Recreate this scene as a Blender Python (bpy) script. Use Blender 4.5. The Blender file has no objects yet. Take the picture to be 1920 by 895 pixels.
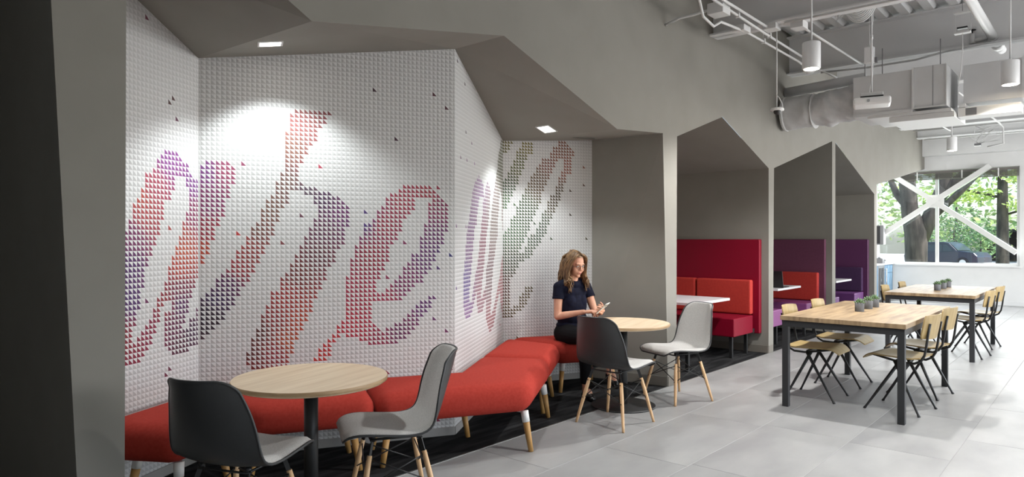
import bpy, bmesh, math, random
from mathutils import Vector, Matrix, Euler
from mathutils.geometry import tessellate_polygon
R_ = math.radians
random.seed(7)
SC = bpy.context.scene
COL = SC.collection

# ---------------------------------------------------------------- camera, world, light, exposure
cam_data = bpy.data.cameras.new('camera')
cam_data.lens = 24.0
cam_data.sensor_width = 36.0
cam_data.shift_y = 1.5 / 1920
cam = bpy.data.objects.new('camera', cam_data)
COL.objects.link(cam)
cam.location = (0, 0, 1.4)
cam.rotation_euler = (R_(90), 0, R_(-48.69))
SC.camera = cam

SC.view_settings.view_transform = 'Standard'
SC.view_settings.look = 'None'
SC.view_settings.gamma = 1.0
SC.view_settings.exposure = 0.0
SC.view_settings.use_curve_mapping = False

world = bpy.data.worlds.new('sky')
SC.world = world
world.use_nodes = True
wn = world.node_tree
wn.nodes.clear()
w_out = wn.nodes.new('ShaderNodeOutputWorld')
w_bg = wn.nodes.new('ShaderNodeBackground')
w_sky = wn.nodes.new('ShaderNodeTexSky')
w_sky.sky_type = 'NISHITA'
w_sky.sun_disc = False
w_sky.sun_elevation = R_(52)
w_sky.sun_rotation = R_(200)
w_sky.air_density = 1.0
w_sky.dust_density = 2.5
w_bg.inputs['Strength'].default_value = 0.65
wn.links.new(w_sky.outputs['Color'], w_bg.inputs['Color'])
wn.links.new(w_bg.outputs['Background'], w_out.inputs['Surface'])

def light_obj(name, kind, loc, direction, energy, color=(1, 1, 1), **kw):
    ld = bpy.data.lights.new(name, kind)
    ld.energy = energy
    ld.color = color
    for k, v in kw.items():
        setattr(ld, k, v)
    o = bpy.data.objects.new(name, ld)
    COL.objects.link(o)
    o.location = loc
    o.rotation_euler = Vector(direction).to_track_quat('-Z', 'Y').to_euler()
    return o

# the sun over the car park outside the end window
light_obj('sun', 'SUN', (30, 0, 20), (-0.25, 0.62, -0.9), 8.0, (1.0, 0.96, 0.9), angle=R_(1.0))
# daylight through the long window band of the side wall facing the booths
light_obj('window_daylight', 'AREA', (10.8, -4.75, 1.9), (-0.05, 1, -0.02), 540, (0.98, 0.99, 1.0),
          shape='RECTANGLE', size=8.5, size_y=2.0)
# daylight through the end window
light_obj('window_daylight', 'AREA', (17.5, 2.3, 1.9), (-1, 0.02, -0.15), 130, (0.98, 1.0, 1.0),
          shape='RECTANGLE', size=3.4, size_y=1.9)
# the window band further back, behind the camera
light_obj('window_daylight', 'AREA', (3.0, -4.75, 1.9), (0.1, 1, -0.1), 8, (0.98, 0.99, 1.0),
          shape='RECTANGLE', size=4.5, size_y=2.0)

# ---------------------------------------------------------------- helpers
def lin(c):
    return tuple((x / 255 / 12.92) if x / 255 <= 0.04045 else ((x / 255 + 0.055) / 1.055) ** 2.4 for x in c)

class Nodes:
    def __init__(s, m):
        s.t = m.node_tree
    def new(s, kind, **kw):
        n = s.t.nodes.new(kind)
        for k, v in kw.items():
            setattr(n, k, v)
        return n
    def link(s, a, b):
        s.t.links.new(a, b)

def base_mat(name, color, rough=0.6, metal=0.0, spec=0.5, coat=0.0, sheen=0.0):
    m = bpy.data.materials.new(name)
    m.use_nodes = True
    b = m.node_tree.nodes['Principled BSDF']
    b.inputs['Base Color'].default_value = (*lin(color), 1)
    b.inputs['Roughness'].default_value = rough
    b.inputs['Metallic'].default_value = metal
    b.inputs['Specular IOR Level'].default_value = spec
    if coat:
        b.inputs['Coat Weight'].default_value = coat
    if sheen:
        b.inputs['Sheen Weight'].default_value = sheen
    return m

def noisy(name, color, color2, scale=8.0, stretch=(1, 1, 1), rough=0.6, bump=0.0, bump_scale=None, detail=4.0,
          lo=0.35, hi=0.65, metal=0.0, spec=0.5, sheen=0.0, coords='Object', rnd=0.0, rough2=None):
    """two colours mixed by a stretched noise, with an optional fine bump"""
    m = base_mat(name, color, rough, metal, spec, 0, sheen)
    n = Nodes(m)
    b = m.node_tree.nodes['Principled BSDF']
    tc = n.new('ShaderNodeTexCoord')
    mp = n.new('ShaderNodeMapping')
    mp.inputs['Scale'].default_value = stretch
    n.link(tc.outputs[coords], mp.inputs['Vector'])
    vec = mp.outputs['Vector']
    if rnd:
        oi = n.new('ShaderNodeObjectInfo')
        mu = n.new('ShaderNodeMath', operation='MULTIPLY')
        mu.inputs[1].default_value = rnd
        n.link(oi.outputs['Random'], mu.inputs[0])
        va = n.new('ShaderNodeVectorMath', operation='ADD')
        n.link(vec, va.inputs[0])
        n.link(mu.outputs[0], va.inputs[1])
        vec = va.outputs[0]
    tx = n.new('ShaderNodeTexNoise')
    tx.inputs['Scale'].default_value = scale
    tx.inputs['Detail'].default_value = detail
    n.link(vec, tx.inputs['Vector'])
    rp = n.new('ShaderNodeValToRGB')
    rp.color_ramp.elements[0].position = lo
    rp.color_ramp.elements[1].position = hi
    rp.color_ramp.elements[0].color = (*lin(color), 1)
    rp.color_ramp.elements[1].color = (*lin(color2), 1)
    n.link(tx.outputs['Fac'], rp.inputs['Fac'])
    n.link(rp.outputs['Color'], b.inputs['Base Color'])
    if bump:
        t2 = n.new('ShaderNodeTexNoise')
        t2.inputs['Scale'].default_value = bump_scale or scale * 6
        t2.inputs['Detail'].default_value = 2
        n.link(vec, t2.inputs['Vector'])
        bp = n.new('ShaderNodeBump')
        bp.inputs['Strength'].default_value = bump
        bp.inputs['Distance'].default_value = 0.004
        n.link(t2.outputs['Fac'], bp.inputs['Height'])
        n.link(bp.outputs['Normal'], b.inputs['Normal'])
    return m

def emit_mat(name, color, strength):
    m = base_mat(name, color, 0.5)
    b = m.node_tree.nodes['Principled BSDF']
    b.inputs['Emission Color'].default_value = (*lin(color), 1)
    b.inputs['Emission Strength'].default_value = strength
    return m

class MB:
    """collects primitives and links them as ONE mesh object"""
    def __init__(s):
        s.v = []; s.f = []; s.mi = []; s.sm = []
    def add(s, vs, fs, mi=0, smooth=False):
        o = len(s.v)
        s.v += [tuple(p) for p in vs]
        for f in fs:
            s.f.append(tuple(i + o for i in f)); s.mi.append(mi); s.sm.append(smooth)
        return s
    def box(s, a, b, mi=0):
        x0, y0, z0 = a; x1, y1, z1 = b
        return s.add([(x0, y0, z0), (x1, y0, z0), (x1, y1, z0), (x0, y1, z0), (x0, y0, z1), (x1, y0, z1), (x1, y1, z1), (x0, y1, z1)],
                     [(0, 3, 2, 1), (4, 5, 6, 7), (0, 1, 5, 4), (1, 2, 6, 5), (2, 3, 7, 6), (3, 0, 4, 7)], mi)
    def bar(s, p, q, w, h, mi=0, up=(0, 0, 1)):
        p = Vector(p); q = Vector(q); d = (q - p).normalized()
        x = d.cross(Vector(up))
        if x.length < 1e-4:
            x = d.cross(Vector((1, 0, 0)))
        x.normalize(); y = x.cross(d)
        vs = [c + x * (w / 2 * i) + y * (h / 2 * j) for c in (p, q) for (i, j) in ((-1, -1), (1, -1), (1, 1), (-1, 1))]
        return s.add(vs, [(0, 1, 2, 3), (7, 6, 5, 4), (0, 4, 5, 1), (1, 5, 6, 2), (2, 6, 7, 3), (3, 7, 4, 0)], mi)
    def cyl(s, p, q, r0, r1=None, n=12, mi=0, caps=True, smooth=True):
        r1 = r0 if r1 is None else r1
        p = Vector(p); q = Vector(q); d = (q - p).normalized()
        x = d.cross(Vector((0, 0, 1)))
        if x.length < 1e-4:
            x = Vector((1, 0, 0))
        x.normalize(); y = d.cross(x)
        vs = []
        for c, r in ((p, r0), (q, r1)):
            for i in range(n):
                a = 2 * math.pi * i / n
                vs.append(c + x * (r * math.cos(a)) + y * (r * math.sin(a)))
        s.add(vs, [(i, (i + 1) % n, n + (i + 1) % n, n + i) for i in range(n)], mi, smooth)
        if caps:
            o = len(s.v) - 2 * n
            s.f += [tuple(o + i for i in reversed(range(n))), tuple(o + n + i for i in range(n))]
            s.mi += [mi, mi]; s.sm += [False, False]
        return s
    def tube(s, pts, r, n=8, mi=0, closed=False):
        pts = [Vector(p) for p in pts]
        rs = r if isinstance(r, (list, tuple)) else [r] * len(pts)
        m = len(pts); vs = []; prev = None
        for i, p in enumerate(pts):
            a = pts[i - 1] if (i or closed) else p
            b = pts[(i + 1) % m] if (i < m - 1 or closed) else p
            d = (b - a)
            d = d.normalized() if d.length > 1e-9 else Vector((0, 0, 1))
            if prev is None:
                x = d.cross(Vector((0, 0, 1)))
                if x.length < 1e-3:
                    x = d.cross(Vector((1, 0, 0)))
            else:
                x = prev - d * prev.dot(d)
            x.normalize(); prev = x; y = d.cross(x)
            for k in range(n):
                t = 2 * math.pi * k / n
                vs.append(p + (x * math.cos(t) + y * math.sin(t)) * rs[i])
        fs = []
        for i in range(m if closed else m - 1):
            j = (i + 1) % m
            for k in range(n):
                fs.append((i * n + k, i * n + (k + 1) % n, j * n + (k + 1) % n, j * n + k))
        s.add(vs, fs, mi, True)
        if not closed:
            o = len(s.v) - m * n
            s.f += [tuple(o + k for k in reversed(range(n))), tuple(o + (m - 1) * n + k for k in range(n))]
            s.mi += [mi, mi]; s.sm += [False, False]
        return s
    def lathe(s, prof, c=(0, 0, 0), n=24, mi=0, smooth=True):
        """prof: list of (radius, z) from bottom to top"""
        vs = []
        for r, z in prof:
            for i in range(n):
                a = 2 * math.pi * i / n
                vs.append((c[0] + r * math.cos(a), c[1] + r * math.sin(a), c[2] + z))
        fs = [(j * n + i, j * n + (i + 1) % n, (j + 1) * n + (i + 1) % n, (j + 1) * n + i) for j in range(len(prof) - 1) for i in range(n)]
        s.add(vs, fs, mi, smooth)
        o = len(s.v) - len(vs); L = len(prof) - 1
        if prof[0][0] > 1e-6:
            s.f.append(tuple(o + i for i in reversed(range(n)))); s.mi.append(mi); s.sm.append(False)
        if prof[-1][0] > 1e-6:
            s.f.append(tuple(o + L * n + i for i in range(n))); s.mi.append(mi); s.sm.append(False)
        return s
    def ball(s, c, r, nu=14, nv=10, mi=0, rot=None):
        r = r if isinstance(r, (list, tuple)) else (r, r, r)
        vs = []; c = Vector(c)
        for j in range(nv + 1):
            ph = math.pi * j / nv
            for i in range(nu):
                a = 2 * math.pi * i / nu
                p = Vector((r[0] * math.sin(ph) * math.cos(a), r[1] * math.sin(ph) * math.sin(a), -r[2] * math.cos(ph)))
                if rot is not None:
                    p = rot @ p
                vs.append(c + p)
        fs = [(j * nu + i, j * nu + (i + 1) % nu, (j + 1) * nu + (i + 1) % nu, (j + 1) * nu + i) for j in range(nv) for i in range(nu)]
        return s.add(vs, fs, mi, True)
    def prism(s, poly, z0, z1, mi=0):
        """vertical prism over a plan polygon (convex or not)"""
        n = len(poly)
        area = sum(poly[i][0] * poly[(i + 1) % n][1] - poly[(i + 1) % n][0] * poly[i][1] for i in range(n))
        if area < 0:
            poly = poly[::-1]
        vs = [(x, y, z0) for x, y in poly] + [(x, y, z1) for x, y in poly]
        s.add(vs, [(i, (i + 1) % n, n + (i + 1) % n, n + i) for i in range(n)] + [tuple(reversed(range(n))), tuple(range(n, 2 * n))], mi)
        return s
    def grid(s, fn, nu, nv, mi=0, smooth=True, flip=False):
        vs = [fn(i / nu, j / nv) for j in range(nv + 1) for i in range(nu + 1)]
        fs = []
        for j in range(nv):
            for i in range(nu):
                a = j * (nu + 1) + i
                q = (a, a + 1, a + nu + 2, a + nu + 1)
                fs.append(q[::-1] if flip else q)
        return s.add(vs, fs, mi, smooth)
    def quad(s, *p, mi=0):
        return s.add(p, [tuple(range(len(p)))], mi)
    def mesh(s, name, mats, bevel=0.0, seg=2, merge=False):
        me = bpy.data.meshes.new(name)
        me.from_pydata(s.v, [], s.f)
        me.polygons.foreach_set('material_index', s.mi)
        me.polygons.foreach_set('use_smooth', s.sm)
        for m in (mats if isinstance(mats, (list, tuple)) else [mats]):
            me.materials.append(m)
        if bevel or merge:
            bm = bmesh.new(); bm.from_mesh(me)
            if merge:
                bmesh.ops.remove_doubles(bm, verts=bm.verts, dist=1e-5)
            if bevel:
                es = [e for e in bm.edges if len(e.link_faces) == 2 and e.calc_face_angle(0) > 0.6]
                bmesh.ops.bevel(bm, geom=es, offset=bevel, segments=seg, affect='EDGES', profile=0.5, clamp_overlap=True)
            bm.to_mesh(me); bm.free()
        me.update()
        return me
    def build(s, name, mats, parent=None, bevel=0.0, seg=2, merge=False, smooth=None, loc=None):
        o = bpy.data.objects.new(name, s.mesh(name, mats, bevel, seg, merge))
        COL.objects.link(o)
        if smooth:
            o.data.polygons.foreach_set('use_smooth', [True] * len(o.data.polygons))
        if parent is not None:
            o.parent = parent
        if loc is not None:
            o.location = loc
        return o

def tag(o, label=None, cat=None, group=None, kind=None):
    if label: o['label'] = label
    if cat: o['category'] = cat
    if group: o['group'] = group
    if kind: o['kind'] = kind
    return o

def thing(name, label, cat, loc=(0, 0, 0), rz=0.0, group=None):
    o = bpy.data.objects.new(name, None)
    COL.objects.link(o)
    o.empty_display_size = 0.1
    o.location = loc
    o.rotation_euler = (0, 0, rz)
    return tag(o, label, cat, group)

KIDS = {}
def copy_tree(o, parent=None):
    c = o.copy()
    COL.objects.link(c)
    if parent is not None:
        c.parent = parent
    for ch in o.children:
        copy_tree(ch, c)
    return c

def struct(o):
    o['kind'] = 'structure'
    return o

# ---------------------------------------------------------------- materials
GREY = (134, 131, 124)
M = {}
M['grey'] = noisy('warm_grey_paint', GREY, (138, 135, 128), 3.0, rough=0.75, bump=0.03, bump_scale=90, spec=0.3)
M['white_paint'] = noisy('white_paint', (222, 222, 221), (226, 226, 225), 3.0, rough=0.7, bump=0.02, bump_scale=80, spec=0.3)
M['ceiling_white'] = noisy('ceiling_paint', (212, 212, 212), (218, 218, 218), 2.0, rough=0.65, spec=0.3)
M['pipe_white'] = base_mat('painted_pipe', (212, 212, 211), 0.45)
M['duct'] = noisy('painted_duct', (202, 202, 202), (210, 210, 210), 2.5, rough=0.5, spec=0.4)
M['duct_soft'] = noisy('duct_jacket', (192, 192, 192), (206, 206, 206), 9.0, rough=0.6, bump=0.5, bump_scale=14)
M['dark_gap'] = base_mat('dark_void', (40, 40, 40), 0.9)
M['lamp_white'] = base_mat('lamp_enamel', (226, 226, 226), 0.4)
M['glow'] = emit_mat('lit_diffuser', (255, 250, 240), 14.0)
M['floor_tile'] = noisy('concrete_look_tile', (140, 140, 140), (163, 163, 162), 1.6, (1.0, 2.2, 1), rough=0.42, detail=7, lo=0.3, hi=0.72, rnd=37.0, spec=0.4)
M['grout'] = base_mat('grout', (152, 152, 150), 0.9)
M['carpet'] = noisy('charcoal_carpet', (30, 30, 31), (66, 66, 67), 3.2, (0.7, 5.0, 1), rough=0.95, bump=0.6, bump_scale=220, detail=6, lo=0.42, hi=0.78, spec=0.1)
M['trim_metal'] = base_mat('brushed_trim', (170, 170, 168), 0.35, 0.9)
M['skirting'] = base_mat('baseboard_rubber', (150, 148, 145), 0.6)
M['skirting_grey'] = base_mat('baseboard_grey', (116, 111, 103), 0.55)
M['red_fabric'] = noisy('red_wool', (160, 54, 45), (168, 60, 50), 60, rough=0.9, bump=0.15, bump_scale=500, spec=0.1)
M['wood_leg'] = noisy('oak_leg', (190, 150, 92), (172, 130, 74), 6, (1, 1, 0.15), rough=0.5)
M['dowel'] = noisy('ash_dowel', (222, 184, 140), (206, 166, 122), 10, (1, 1, 0.1), rough=0.45)
M['white_metal'] = base_mat('white_powder_coat', (226, 226, 224), 0.4)
M['black_metal'] = base_mat('black_powder_coat', (30, 31, 32), 0.45)
M['steel_dark'] = base_mat('dark_steel', (52, 53, 55), 0.42, 0.3)
M['shell'] = noisy('black_shell', (54, 55, 56), (60, 61, 62), 4, rough=0.42, spec=0.45)
M['pad'] = noisy('grey_melange_felt', (196, 194, 191), (172, 170, 167), 220, rough=0.9, bump=0.12, bump_scale=420, spec=0.15, sheen=0.1)
M['table_wood'] = noisy('light_oak_laminate', (226, 206, 178), (200, 174, 142), 3.5, (0.5, 7, 1), rough=0.42, detail=6, lo=0.3, hi=0.72)
M['table_edge'] = noisy('oak_edge', (182, 154, 118), (160, 132, 98), 6, (1, 1, 8), rough=0.5)
M['rustic'] = noisy('rustic_oak', (164, 140, 108), (112, 91, 68), 2.6, (1.0, 9, 1), rough=0.45, detail=8, lo=0.36, hi=0.74, rnd=19.0)
M['ply'] = noisy('oak_veneer', (170, 147, 100), (155, 131, 84), 5, (6, 1, 1), rough=0.42, detail=5)
M['crimson'] = base_mat('crimson_vinyl', (124, 3, 34), 0.45, spec=0.3)
M['scarlet'] = noisy('scarlet_fabric', (176, 46, 36), (168, 41, 32), 40, rough=0.8, bump=0.1, bump_scale=400)
M['plum'] = noisy('plum_fabric', (100, 50, 76), (94, 46, 71), 40, rough=0.75)
M['orchid'] = base_mat('orchid_vinyl', (136, 72, 128), 0.4)
M['violet'] = base_mat('violet_vinyl', (88, 43, 82), 0.45)
M['violet_lit'] = base_mat('violet_vinyl_lit', (104, 58, 114), 0.42)  # lighter copy of the violet vinyl; light on the seats put into the colour
M['violet_dark'] = noisy('deep_violet_fabric', (66, 36, 76), (60, 32, 70), 40, rough=0.8)
M['laminate'] = base_mat('white_laminate', (214, 212, 214), 0.35)
M['stone_pot'] = noisy('cement_pot', (112, 114, 118), (98, 100, 104), 20, rough=0.85, bump=0.2)
M['succulent'] = noisy('succulent_leaf', (96, 120, 80), (74, 104, 66), 30, rough=0.6)
M['soil'] = base_mat('potting_soil', (52, 44, 38), 0.95)
M['skin'] = noisy('skin', (214, 164, 138), (206, 152, 126), 18, rough=0.5, spec=0.35)
M['hair'] = noisy('brown_blond_hair', (72, 50, 32), (146, 112, 74), 34, (1, 1, 0.35), rough=0.5, detail=3, lo=0.35, hi=0.75, spec=0.4)
M['navy'] = noisy('navy_blouse', (14, 16, 32), (19, 22, 42), 30, rough=0.8, bump=0.08, bump_scale=60, spec=0.15)
M['trouser'] = noisy('black_trouser', (15, 15, 17), (20, 20, 23), 40, rough=0.85, spec=0.15)
M['shoe'] = base_mat('black_leather', (18, 18, 19), 0.35)
M['lips'] = base_mat('lips', (178, 92, 88), 0.45)
M['eye_white'] = base_mat('eye_white', (226, 222, 216), 0.3)
M['iris'] = base_mat('iris', (60, 46, 36), 0.3)
M['brow'] = base_mat('brow_hair', (112, 82, 56), 0.7)
M['spectacle'] = base_mat('dark_spectacle_frame', (36, 32, 32), 0.3)
M['phone_white'] = base_mat('phone_case', (222, 222, 214), 0.35)
M['screen'] = base_mat('dark_screen', (20, 22, 26), 0.12)
M['chrome'] = base_mat('stainless', (188, 190, 192), 0.3, 1.0)
M['blue_cabinet'] = base_mat('dusty_blue_cabinet', (102, 132, 156), 0.5)
M['black_plastic'] = base_mat('black_plastic', (34, 34, 36), 0.4)
M['grey_plastic'] = base_mat('grey_plastic', (120, 120, 122), 0.45)
M['bark'] = noisy('bark', (46, 40, 40), (84, 74, 71), 9, (1, 1, 0.25), rough=0.95, bump=1.0, bump_scale=14, detail=6)
M['leaf'] = noisy('broad_leaf', (96, 128, 74), (172, 192, 116), 1.4, rough=0.6, detail=2)
M['leaf_dark'] = noisy('shrub_leaf', (66, 104, 72), (124, 156, 98), 1.8, rough=0.6, detail=2)
M['leaf_light'] = noisy('feathery_leaf', (150, 178, 84), (206, 218, 130), 1.6, rough=0.6, detail=2)
M['lawn'] = noisy('lawn', (112, 140, 84), (140, 164, 100), 3, rough=0.95)
M['asphalt'] = noisy('pale_pavement', (206, 204, 200), (190, 188, 184), 1.2, rough=0.9)
M['car_paint'] = base_mat('blue_grey_car_paint', (40, 45, 58), 0.25, 0.3)
M['car_red'] = base_mat('maroon_car_paint', (110, 40, 50), 0.3, 0.2)
M['tyre'] = base_mat('tyre_rubber', (26, 26, 28), 0.8)
M['render_white'] = base_mat('sunlit_render', (236, 234, 228), 0.9)
M['blind'] = base_mat('blind_slat', (108, 104, 100), 0.6)

def glass_mat(name, tint=(255, 255, 255), gloss=0.06):
    m = bpy.data.materials.new(name); m.use_nodes = True
    n = Nodes(m); m.node_tree.nodes.clear()
    out = n.new('ShaderNodeOutputMaterial'); mix = n.new('ShaderNodeMixShader')
    tr = n.new('ShaderNodeBsdfTransparent'); gl = n.new('ShaderNodeBsdfGlossy')
    tr.inputs['Color'].default_value = (*lin(tint), 1); gl.inputs['Roughness'].default_value = 0.02
    mix.inputs['Fac'].default_value = gloss
    n.link(tr.outputs[0], mix.inputs[1]); n.link(gl.outputs[0], mix.inputs[2]); n.link(mix.outputs[0], out.inputs['Surface'])
    return m
M['pane'] = glass_mat('window_glass', (246, 250, 250), 0.05)
M['car_glass'] = base_mat('car_glass', (40, 50, 60), 0.1)

def relief_mat(name, per_object):
    m = base_mat(name, (224, 224, 223), 0.6, spec=0.3)
    n = Nodes(m); b = m.node_tree.nodes['Principled BSDF']
    if per_object:
        oi = n.new('ShaderNodeObjectInfo')
        n.link(oi.outputs['Color'], b.inputs['Base Color'])
    else:
        at = n.new('ShaderNodeAttribute'); at.attribute_name = 'ink'
        n.link(at.outputs['Color'], b.inputs['Base Color'])
    return m
M['relief'] = relief_mat('printed_relief_wall', False)
M['tile_white'] = base_mat('relief_white', (206, 206, 206), 0.6, spec=0.3)
M['tile_ink'] = relief_mat('relief_print', True)
LETTERS = {
 'A': '19:10;20:11;23:0-3,12-16;24:0-4,11-19;25:0-5,10-19;26:0-6,10-19;27:0-1,3-6,10-19;28:0-1,4-7,10-14,17-19;29:0-1,5-7,10-15,17-19;30:0-2,6-8,10-15,19;31:0-2,7-8,10-16,19;32:0-2,7-8,12-16;33:0-3,8-9,12-16;34:0-3,5,8-17;35:0-3,9-17;36:0-3,10-18;37:0-4,10-18;38:0-4,11-19;39:0-4,11-19;40:0-4,11-19;41:0-5,12-19;42:0-5,12-19;43:0-6,13-19;44:0-6,13-19;45:0-7,14-19;46:0-7,14-19;47:0-8,15-19;48:1-8,11,15-19;49:1-8,15-19;50:2-9,16-19;51:2-9,16-19;52:2-9,17-19;53:3-9,17-19;54:4-11,17-19;55:4-11,17-19;56:5-12,17-19;57:5-12,16-19;58:5-12,16-19;59:7-17;60:8-16;61:8-16;62:9-14;63:10-13;70:13;73:11;74:12;88:5',
 'B': '3:52;15:40,55;18:11-18;19:10-18,24-26;20:10-18,25-27;21:10-19,25-27;22:11-19,26-27,36-42;23:11-19,27-28,34-44;24:11-20,28-29,31-45,54;25:1,12-20,29-38,40-46;26:1-2,12-21,29-37,42-47;27:1-3,13-21,30-36,44-47,51;28:1-4,13-22,31-36,45-48;29:1-5,13-22,31-36,46-49;30:1-5,14-23,31-36,47-50;31:1-6,14-23,31-36,48-50;32:1-7,15-23,31-43,50-51;33:1-7,15-24,31-44;34:2-8,15-24,31-37,40-45;35:3-8,17-25,31-37,41-46;36:4-9,17-25,31-37,42-48;37:4-10,17-26,31-38,40,43-48;38:5-10,18-26,32-38,44-49;39:6-11,19-26,32-39,44-50,52;40:7-11,19-27,32-39,45-50;41:1,7-12,20-28,32-40,46-51;42:1,8-12,20-28,33-40,46-51,55;43:1-2,8-13,21-28,33-40,48-52;44:1-2,9-13,21-29,33-40,48-52;45:1-2,10-14,17,22-30,34-41,44,48-53;46:1-3,10-14,22-30,34-42,48-53;47:1-3,8,11-15,23-30,35-42,49-53;48:1-3,11-15,23-30,35-43,49-54;49:1-4,12-15,24-31,35-43,49-54;50:1-4,13-16,24-31,37-43,50-54;51:1-5,13-16,21,25-31,38-44,50-54;52:1-5,13-16,25-31,35,38-45,50-54;53:1-5,14-17,25-31,39-46,50-54;54:1-5,14-18,24-30,40-46,50-54;55:1-6,15-18,24-29,40-46,51-53;56:1-6,16-18,22-27,41-52;57:1-6,16-24,43-51;58:1-7,16-21,44-50,52;59:1-7,17-20;60:1-7,17-20;61:1-7,18-20;62:2-6,9,18-20,25;63:18-21;64:18-21;65:18-22;66:18-22;67:18-23;68:18-24;69:18-24,42;70:19-24;71:19-25;72:19-26;73:19-26;74:20-27;77:54;80:37,51',
 'C': '19:38-40,53;20:37-43;21:36-44,57;22:35-45,57;23:34-46,56-57;24:34-39,42-46,55-57;25:34-39,44-47,55-57;26:11-15,24-29,34-39,45-48,54-57;27:10-17,24-30,34-40,46-49,54-57;28:10-18,23-31,34-40,47-50,54-57;29:9-19,23-40,48-51,53-57;30:9-14,18-20,23-27,30-40,49-57;31:9-14,18-21,23-27,31-41,50-57;32:9-14,19-28,33-41,51-57;33:9-14,19-28,34-41,52-57;34:2,9-15,20-28,34-41,53-57;35:9-15,21-29,34-42,54-57;36:9-15,21-29,34-42,54-57;37:9-16,22-30,34-42,55-57;38:10-16,23-30,35-43,55-57;39:10-16,24-31,36-43,56-57;40:10-17,24-31,37-44,57;41:11-17,25-31,37-45;42:11-17,25-32,38-45;43:11-18,26-32,38-46;44:11-18,26-33,38-46;45:12-18,26-33,39-47;46:12-19,27-33,39-48;47:12-19,27-34,39-49;48:13-19,28-34,39-49;49:2,11,13-20,28-35,40-49,57;50:14-22,28-36,40-49,57;51:15-22,29-36,40-49,57;52:15-22,29-37,41-49,56-57;53:16-23,30-37,41-50,56-57;54:16-23,30-37,41-50,56-57;55:17-24,30-38,42-51,56-57;56:17-24,30-38,42-51,56-57;57:18-25,31-38,43-51,56-57;58:18-31,33-38,43-51,56-57;59:19-30,33-39,44-52,56-57;60:20-30,33-39,44-52,55-57;61:21-30,34-38,45-52,54-57;62:23-28,35-36,46-57;63:25,46-57;64:47-57;65:48-57;66:6,12,20,48-57;67:49-57;68:50-57;69:50-57;70:50-57;71:17,51-57;72:51-57;73:11,52-57;74:53-57;75:54-57;76:54-57;77:55-57;85:10;89:3',
 'D': '14:5;21:0-3;22:0-4;23:0-6;24:0-2,4-7;25:0-2,6-8;26:0-2,6-8;27:0-2,6-9;28:0-2,7-9;29:0-2,8-10;30:0-2,8-10;31:0-2;32:0-2;33:0-2;34:0-3;35:0-4;36:0-4;37:0-5;38:0-5;39:0-7;40:0-9;41:0-10;42:0-5,8-10;43:0-6,8-11;44:0-6,9-12;45:0-7,9-13;46:0-7,9-13,17,30;47:0-8,10-14;48:1-8,12-15;49:2-9,12-15;50:3-9,13-15;51:3-9,11,13-16;52:3-10,14-16;53:4-10,14-17;54:5-11,14-17,24;55:5-11,15-18;56:0-1,5-12,16-18;57:0-1,4,6-12,16-19;58:0-2,6-13,16-19;59:0-2,7-13,17-20;60:0-3,7-13,17-20;61:0-3,8-13,19-20;62:0-4,8-14,19-21,24;63:0-4,9-14,19-21;64:0-5,9-15,20-21,29;65:1-5,10-15,20-22;66:2-5,10-16,20-22;67:2-6,11-16,21-22;68:3-6,12-17,21-24;69:3-7,12-17,22-24;70:4-7,13-18,22-24,29;71:4-7,14-18,22-24;72:5-8,14-19,22-24;73:5-8,17-24;74:0-1,5-10,17-25;75:0-2,6-10,18-25;76:0-2,7-10,18-24;77:0-3,7-10,20-23;78:20-22',
}
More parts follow.
